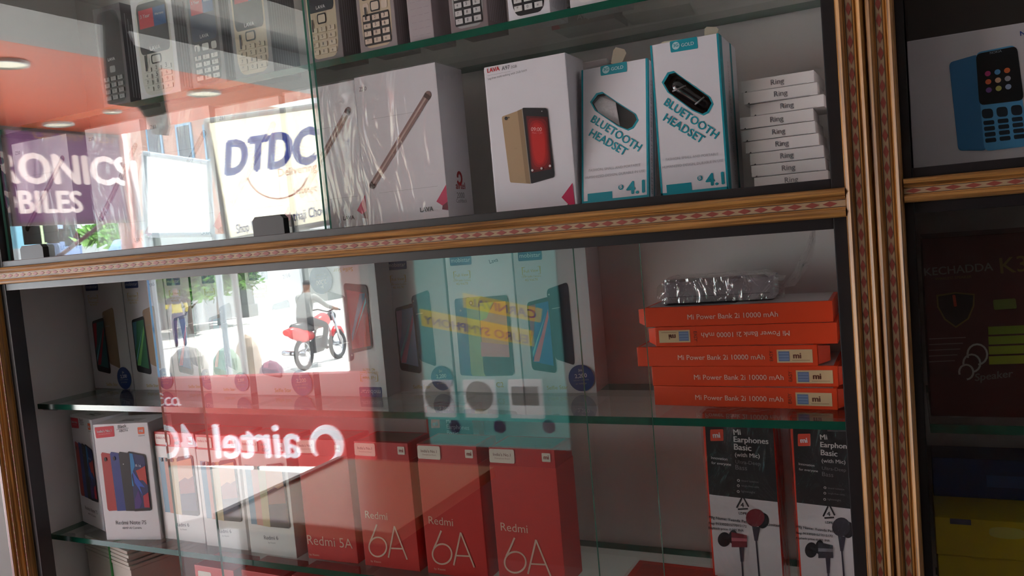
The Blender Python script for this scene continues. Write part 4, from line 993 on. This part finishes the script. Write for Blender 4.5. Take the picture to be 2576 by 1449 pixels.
# people by a skin of joints
def figure(name, J, E_, R_, root, paint, loc, rz=0, label='', scale=1.0):
    me = bpy.data.meshes.new('body'); keys = list(J); me.from_pydata([J[k] for k in keys], [(keys.index(a),keys.index(b)) for a,b in E_], [])
    o = bpy.data.objects.new('body', me); C.objects.link(o); bpy.context.view_layer.objects.active = o
    md = o.modifiers.new('skin','SKIN'); md.use_smooth_shade = True; md.branch_smoothing = .4
    for i, k in enumerate(keys):
        sv = me.skin_vertices[0].data[i]; sv.radius = R_[k] if isinstance(R_[k], tuple) else (R_[k],R_[k]); sv.use_root = (k == root)
    o.modifiers.new('sub','SUBSURF').levels = 2
    dg = bpy.context.evaluated_depsgraph_get(); nm = bpy.data.meshes.new_from_object(o.evaluated_get(dg)); bpy.data.objects.remove(o)
    b_ = bpy.data.objects.new('body', nm); C.objects.link(b_)
    nm.materials.clear(); mats = []
    for poly in nm.polygons:
        m = paint(poly.center)
        if m not in mats: mats.append(m); nm.materials.append(m)
        poly.material_index = mats.index(m); poly.use_smooth = True
    t = empty(name, loc, rz, label, 'person'); t.scale = (scale,)*3; b_.parent = t
    return t
SK = M((120,82,62), .6); HR = M((24,20,20), .7); NV = M((40,48,86), .8); YB2 = M((196,180,60), .8); BK = M((34,34,38), .8); GS = M((130,128,124), .8)
ST = {'pel':(0,0,.93),'chest':(0,0,1.2),'sho':(0,-.01,1.4),'neck':(0,-.01,1.5),'head':(0,.01,1.6),'crown':(0,.01,1.69),
 'hl':(-.1,0,.9),'kl':(-.11,.02,.5),'al':(-.12,0,.08),'tl':(-.12,.15,.03),'hr':(.1,0,.9),'kr':(.12,.06,.5),'ar':(.12,-.04,.08),'tr':(.12,.11,.03),
 'sl':(-.19,0,1.37),'el':(-.27,.03,1.1),'wl':(-.24,.18,.92),'fl':(-.22,.23,.86),'sr':(.19,0,1.37),'er':(.27,.06,1.12),'wr':(.16,.24,1.22),'fr':(.13,.22,1.3)}
SE = [('pel','chest'),('chest','sho'),('sho','neck'),('neck','head'),('head','crown'),('pel','hl'),('hl','kl'),('kl','al'),('al','tl'),('pel','hr'),('hr','kr'),('kr','ar'),('ar','tr'),('sho','sl'),('sl','el'),('el','wl'),('wl','fl'),('sho','sr'),('sr','er'),('er','wr'),('wr','fr')]
SR = dict(pel=(.15,.11),chest=(.16,.12),sho=(.14,.1),neck=.055,head=(.085,.1),crown=(.07,.08),hl=.09,kl=.065,al=.045,tl=.04,hr=.09,kr=.065,ar=.045,tr=.04,sl=.065,el=.048,wl=.033,fl=.035,sr=.065,er=.048,wr=.033,fr=.035)
def pedpaint(c):
    if c.z > 1.63: return HR
    if c.z > 1.47: return SK
    if c.z > 1.24: return BK
    if c.z > .98 and abs(c.x) < .4: return YB2 if c.z < 1.24 and not (c.y > .1 and c.z > 1.1) else SK
    if c.z > .12: return NV
    return BK
q = at(458,880,13.6); figure('person', ST, SE, SR, 'pel', pedpaint, (q.x,q.y,ROAD), 2.2, 'person walking in black and yellow shirt and dark trousers, reflected', .82)
# motorcycle and rider, heading down the street (real -Y)
q = at(770,935,10.6); q2 = at(868,905,11.9)
dirv = Vector((q2.x-q.x, q2.y-q.y, 0)); rzb = math.atan2(dirv.y, dirv.x)
t = empty('motorcycle', (q.x,q.y,ROAD), rzb, 'red motorcycle on the sunlit road, reflected in the lower pane', 'motorcycle'); t.scale = (.88,)*3
RB = M((196,30,34), .25, .05); TY = M((26,26,28), .7); CH = M((190,190,194), .2, metal=1); BD = M((30,30,34), .4)
def wheel(x):
    w = MB(); w.tube([(x+.27*math.cos(a),0,.31+.27*math.sin(a)) for a in [2*math.pi*i/28 for i in range(28)]], .045, TY, 8, True); o = w.build('wheel', t, smooth=True)
    s_ = MB(); s_.tube([(x+.22*math.cos(a),0,.31+.22*math.sin(a)) for a in [2*math.pi*i/28 for i in range(28)]], .012, CH, 6, True)
    for i in range(10): s_.tube([(x,0,.31),(x+.22*math.cos(i*.628),0,.31+.22*math.sin(i*.628))], .006, CH, 5)
    s_.tube([(x,-.07,.31),(x,.07,.31)], .05, CH, 10); s_.build('rim', o)
wheel(0); wheel(1.27)
mb = MB(); mb.tube([(.45,0,.78),(.6,0,.84),(.8,0,.86),(.98,0,.8)], [.06,.13,.15,.07], RB, 12); mb.build('fuel_tank', t, smooth=True)
mb = MB(); mb.tube([(-.3,0,.85),(-.1,0,.82),(.2,0,.80),(.5,0,.80)], [.07,.11,.12,.1], BD, 10); mb.build('seat', t, smooth=True)
mb = MB(); mb.tube([(-.5,0,.80),(-.3,0,.76),(0,0,.66),(.3,0,.62)], [.05,.12,.14,.09], RB, 10); mb.build('tail_cowl', t, smooth=True)
mb = MB(); mb.tube([(-.52,0,.78),(-.5,0,.79)], .07, M((230,40,40),.3), 10); mb.build('tail_light', t)
mb = MB(); mb.tube([(.35,0,.35),(.55,0,.42),(.75,0,.45)], [.1,.17,.12], M((60,60,64),.4), 10); mb.build('engine', t, smooth=True)
for s_ in (-1,1):
    mb = MB(); mb.tube([(1.27,s_*.09,.31),(1.02,s_*.09,.95)], .028, CH, 8); mb.build('fork', t, smooth=True)
mb = MB(); mb.tube([(.88,-.36,1.04),(.98,-.2,1.06),(1.0,0,1.0),(.98,.2,1.06),(.88,.36,1.04)], .017, BD, 8); mb.build('handlebar', t, smooth=True)
mb = MB(); mb.lathe([(.001,0),(.08,.02),(.1,.09),(.09,.12),(.001,.13)], BD, Matrix.Translation((1.05,0,.9)) @ Matrix.Rotation(math.pi/2,4,'Y'), 16); mb.build('headlight', t, smooth=True)
mb = MB(); mb.tube([(.45,-.14,.35),(.0,-.16,.32),(-.4,-.17,.4)], [.03,.045,.05], CH, 10); mb.build('exhaust', t, smooth=True)
mb = MB(); mb.tube([(1.5,0,.5),(1.4,0,.62),(1.22,0,.64),(1.05,0,.5)], .05, RB, 8); mb.build('mudguard', t, smooth=True)
mb = MB(); mb.tube([(.0,0,.31),(.35,0,.4),(.5,0,.72),(1.0,0,.9)], .025, BD, 8); mb.build('frame', t, smooth=True)
RJ = {'pel':(.12,0,.95),'chest':(.2,0,1.2),'sho':(.28,0,1.4),'neck':(.31,0,1.49),'head':(.34,0,1.6),'crown':(.34,0,1.7),
 'hl':(.16,.12,.92),'kl':(.58,.2,.78),'al':(.42,.2,.38),'tl':(.56,.2,.34),'hr':(.16,-.12,.92),'kr':(.58,-.2,.78),'ar':(.42,-.2,.38),'tr':(.56,-.2,.34),
 'sl':(.28,.19,1.37),'el':(.5,.3,1.16),'wl':(.78,.32,1.07),'fl':(.86,.32,1.06),'sr':(.28,-.19,1.37),'er':(.5,-.3,1.16),'wr':(.78,-.32,1.07),'fr':(.86,-.32,1.06)}
def ridepaint(c):
    if c.z > 1.6: return HR
    if c.z > 1.46: return SK
    if c.z > 1.0: return GS if c.x < .62 else SK
    if c.z > .42: return BK
    return HR
rd = figure('person', RJ, SE, SR, 'pel', ridepaint, (q.x,q.y,ROAD), rzb, 'person in a grey shirt riding the red motorcycle', .88)
# sacks and stones along the near verge
for i, (px, py, V_, w, h, cc) in enumerate(((478,935,9.4,.7,.62,(140,136,130)),(575,940,8.9,.5,.68,(120,134,118)),(628,930,9.7,.45,.75,(150,132,116)),(682,915,9.0,.42,.45,(110,84,96)))):
    q = at(px,py,V_); mb = MB(); rnd = random.Random(i); prof = []
    n = 14
    for k, (zz, rr) in enumerate(((0,.8),(.15,1),(.45,1.02),(.75,.85),(.93,.5),(1,.05))):
        prof.append([(rr*w/2*math.cos(2*math.pi*j/n)*(1+rnd.uniform(-.08,.08)), rr*w/3*math.sin(2*math.pi*j/n)*(1+rnd.uniform(-.08,.08)), zz*h) for j in range(n)])
    for k in range(5):
        for j in range(n): mb.face([prof[k][j],prof[k][(j+1) % n],prof[k+1][(j+1) % n],prof[k+1][j]], M(cc,.8,.25,6,bump=.6))
    mb.face([prof[5][j] for j in range(n)], M(cc,.8,.25,6,bump=.6))
    o = mb.build('sack', None, smooth=True); o.location = (q.x,q.y,ROAD); tag(o, ['pale mottled sack on the verge under the pedestrian','greenish sack beside the pale one on the verge','tan sack between the greenish one and the motorcycle','plum coloured sack nearest the motorcycle'][i], 'sack', 'sacks on the verge')

# red network board at the shop entrance; its added glow stands in for daylight
def airt(px, py):                                          # points on the board plane (slightly turned)
    r = ray(px, py); L = at(404,955,2.86); R_ = at(900,938,3.0)
    n = Vector((L.y-R_.y, R_.x-L.x, 0)).normalized(); rv = Vector((r.x,-r.y,r.z)); o_ = Vector((0, YM, 0)); k = (L-o_).dot(n)/rv.dot(n); return o_+rv*k
c4 = [airt(330,958), airt(915,937), airt(920,1200), airt(380,1200)]
zt_ = c4[1].z; c4[0].z = zt_; zb_ = -1.02; c4[2].z = zb_; c4[3].z = zb_; c4[2].xy = c4[1].xy; c4[3].xy = c4[0].xy
t = empty('network_board', (c4[3].x,c4[3].y,FLOOR), 0, 'red board, glow added for daylight, with mirrored white airtel 4G lettering, reflected', 'sign')
ARED = emissive('red_sheet_added_glow', (206,74,74), .8); AWH = emissive('white_print_added_glow', (246,242,250), 1.3)
bn_ = Vector((c4[0].y-c4[1].y, c4[1].x-c4[0].x, 0)).normalized()
if bn_.y < 0: bn_ = -bn_
own(plate('board_added_glow', c4, -bn_*.06, ARED), t)
own(plate('leg', [(c4[3].x,c4[3].y-.02,FLOOR),(c4[3].x+.05,c4[3].y-.02,FLOOR),(c4[3].x+.05,c4[3].y-.02,zb_),(c4[3].x,c4[3].y-.02,zb_)], (0,-.03,0), BD), t)
own(plate('leg', [(c4[2].x-.05,c4[2].y-.02,FLOOR),(c4[2].x,c4[2].y-.02,FLOOR),(c4[2].x,c4[2].y-.02,zb_),(c4[2].x-.05,c4[2].y-.02,zb_)], (0,-.03,0), BD), t)
mb = MB()
def atext(s, pr, pl, h, bold):
    """reads towards the shop: first letter at pr (right in the mirror image), last at pl"""
    vs, fs, w = text_geo(s, bold); A, B = airt(*pr)+bn_*.004, airt(*pl)+bn_*.004; ex = (B-A)/w; k = h/.7
    mb.add([A+ex*x+Vector((0,0,y*k))+bn_*.0006*j for x,y,j in vs], fs, AWH)
atext('airtel', (762,1148), (548,1150), .17, .03); atext('4G', (505,1148), (410,1150), .17, .03)
sw = []
for i in range(26):
    an = math.radians(-70+300*i/25); sw.append(airt(822+40*math.cos(an)*(1-.25*i/25), 1118-46*math.sin(an)*(1-.25*i/25))+bn_*.005)
mb.tube(sw, [.005+.017*math.sin(math.pi*min(1,(i+3)/28)) for i in range(26)], AWH, 8)
for cx in (414,430,447): mb.tube([airt(cx+8*math.cos(a), 1008+9*math.sin(a))+bn_*.004 for a in [math.radians(40+24*i) for i in range(12)]], .004, AWH, 6)
mb.tube([airt(462,1016)+bn_*.004, airt(456,1018)+bn_*.004, airt(455,1006)+bn_*.004, airt(450,998)+bn_*.004], .004, AWH, 6)
mb.tube([airt(404,990)+bn_*.004, airt(412,988)+bn_*.004, airt(418,992)+bn_*.004], .004, AWH, 6)
own(mb.build('lettering', t), t)
# red pillar at the entrance
a, c = at(868,800,3.05), at(918,800,3.05)
t = empty('entrance_pillar', (a.x,a.y,FLOOR), 0, 'orange-red clad pillar at the shop entrance, reflected right of the motorcycle', 'pillar')
mb = MB(); mb.box((a.x,a.y-.07,FLOOR),(c.x,a.y,.93), M((206,70,48),.4,.06,6)); own(mb.build('cladding', t, .004), t)
mb = MB(); mb.box((a.x-.01,a.y-.08,FLOOR),(c.x+.01,a.y+.01,FLOOR+.1), M((60,50,48),.5)); own(mb.build('plinth', t), t)

# counter behind the photographer: beige top with a dark edge
a = at(600,1272,1.62); c = at(885,1152,2.6)
zt_ = -.62
def onz(px, py, z):
    r = ray(px, py); k = z/r.z; return Vector((r.x*k, YM-r.y*k, z))
e0, e1 = onz(560,1285,zt_), onz(885,1152,zt_)
xe = (e0.x+e1.x)/2
t = empty('sales_counter', (xe,e1.y,FLOOR), 0, 'sales counter with beige top and dark edge, reflected over the red boxes', 'counter')
mb = MB(); mb.box((xe,e1.y,zt_-.03),(xe+.5,e0.y+.02,zt_), M((232,198,152),.3,.08,8)); own(mb.build('top', t, .003), t)
mb = MB(); mb.box((xe-.018,e1.y,zt_-.035),(xe,e0.y+.02,zt_+.006), M((44,26,26),.4)); own(mb.build('edge_strip', t), t)
mb = MB(); mb.box((xe+.03,e1.y+.03,FLOOR),(xe+.47,e0.y,zt_-.03), M((96,44,40),.5,.1,6)); own(mb.build('body', t), t)
# speaker cartons and ribbon poster on the front wall
WF = -2.349
TLB = emissive('teal_panel_added_glow', (110,196,192), .13); WSP = emissive('white_speaker_added_glow', (226,226,230), .22); GRL = M((110,104,98), .6, .2, 300)  # poster is no lamp: glow added to lift it to daylight brightness
def onwall(px, py): r = ray(px, py); V_ = YM-WF-.0; k = V_/r.y; return Vector((r.x*k, WF, r.z*k))
a, c = onwall(1045,650), onwall(1440,1130)
t = empty('speaker_poster', (a.x,WF,c.z), 0, 'teal wall poster with three white speakers and yellow ribbons, mirrored', 'poster')
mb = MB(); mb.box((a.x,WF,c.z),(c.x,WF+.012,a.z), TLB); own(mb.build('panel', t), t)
for px, kind in ((1112,0),(1215,0),(1330,1)):
    q = onwall(px,985); w = MB(); w.box((q.x-.078,WF+.012,q.z-.11),(q.x+.078,WF+.03,q.z+.06), WSP); o = own(w.build('speaker', t, .006), t)
    g = MB()
    if kind == 0: g.lathe([(.068,0),(.066,.006),(.001,.008)], GRL, Matrix.Translation((q.x,WF+.03,q.z-.012)) @ Matrix.Rotation(-math.pi/2,4,'X'), 28)
    else: g.box((q.x-.062,WF+.03,q.z-.05),(q.x+.062,WF+.036,q.z+.03), GRL)
    gg = g.build('grille', None); gg.parent = o
YR = emissive('yellow_print_added_glow', (236,220,90), .2); PUR = emissive('purple_print_added_glow', (96,70,150), .08)  # ribbons and their lettering carry the same added glow
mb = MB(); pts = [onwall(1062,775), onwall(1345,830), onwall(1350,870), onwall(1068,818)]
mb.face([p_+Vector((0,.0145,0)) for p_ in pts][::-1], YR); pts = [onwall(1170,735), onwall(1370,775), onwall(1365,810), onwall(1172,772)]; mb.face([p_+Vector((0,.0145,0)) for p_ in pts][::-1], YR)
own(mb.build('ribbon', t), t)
mb = MB()
def wtext(s, pr, pl, h, m):
    vs, fs, w = text_geo(s, .02); A, B = onwall(*pr), onwall(*pl); ex = (B-A)/w; k = h/.7
    mb.add([A+ex*x+Vector((0,.0165+.0004*j,y*k)) for x,y,j in vs], fs, m)
wtext('EURO SYMPHONY', (1335,862), (1075,812), .036, PUR); wtext('CARNIVAL', (1355,800), (1190,768), .036, PUR)
own(mb.build('lettering', t), t)
mb = MB()
for px in (1150,1262,1385):
    q = onwall(px,1070); mb.lathe([(.03,0),(.001,.001)], M((44,48,110),.4), Matrix.Translation((q.x,WF+.0135,q.z)) @ Matrix.Rotation(-math.pi/2,4,'X'), 24)
own(mb.build('round_badge', t), t)
a, c = onwall(1470,690), onwall(1640,960)
t = empty('phone_poster', (a.x,WF,c.z), 0, 'dim maroon poster reading NOTE in mirror writing, on the front wall', 'poster')
mb = MB(); mb.box((a.x,WF,c.z),(c.x,WF+.008,a.z), M((96,40,38),.5,.1,6)); own(mb.build('panel', t), t)
mb = MB(); wtext('NOTE 6', (1618,868), (1490,862), .05, M((60,24,24),.5)); own(mb.build('lettering', t), t)
# light pole leaning by the wall and a grey shirt bag with round orange mark
q = onwall(985,1135); t = empty('steel_rod', (q.x,WF+.05,FLOOR), 0, 'thin pale upright rod beside the teal poster, reflected', 'rod')
mb = MB(); mb.tube([(q.x,WF+.05,FLOOR),(q.x,WF+.05,onwall(975,940).z)], .011, M((190,176,164),.35), 10); own(mb.build('rod', t, smooth=True), t)
mb = MB(); mb.tube([(q.x,WF+.05,FLOOR),(q.x,WF+.05,FLOOR+.02)], .04, M((90,86,84),.4), 12); own(mb.build('foot', t), t)

# dark cloth hung under the shutter beam, blotting out part of the awning reflection
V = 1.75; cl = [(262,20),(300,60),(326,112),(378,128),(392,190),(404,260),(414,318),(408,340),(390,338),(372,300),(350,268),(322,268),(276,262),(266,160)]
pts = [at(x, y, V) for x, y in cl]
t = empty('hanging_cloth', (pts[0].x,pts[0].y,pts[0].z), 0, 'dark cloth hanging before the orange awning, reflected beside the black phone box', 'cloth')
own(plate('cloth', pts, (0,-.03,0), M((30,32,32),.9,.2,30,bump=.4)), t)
mb = MB(); mb.tube([pts[0]+Vector((0,-.015,0)), pts[0]+Vector((-.02,-.015,.25)), (pts[0].x-.03,pts[0].y-.015,.93)], .012, M((86,60,66),.7), 8); own(mb.build('strap', t, smooth=True), t)
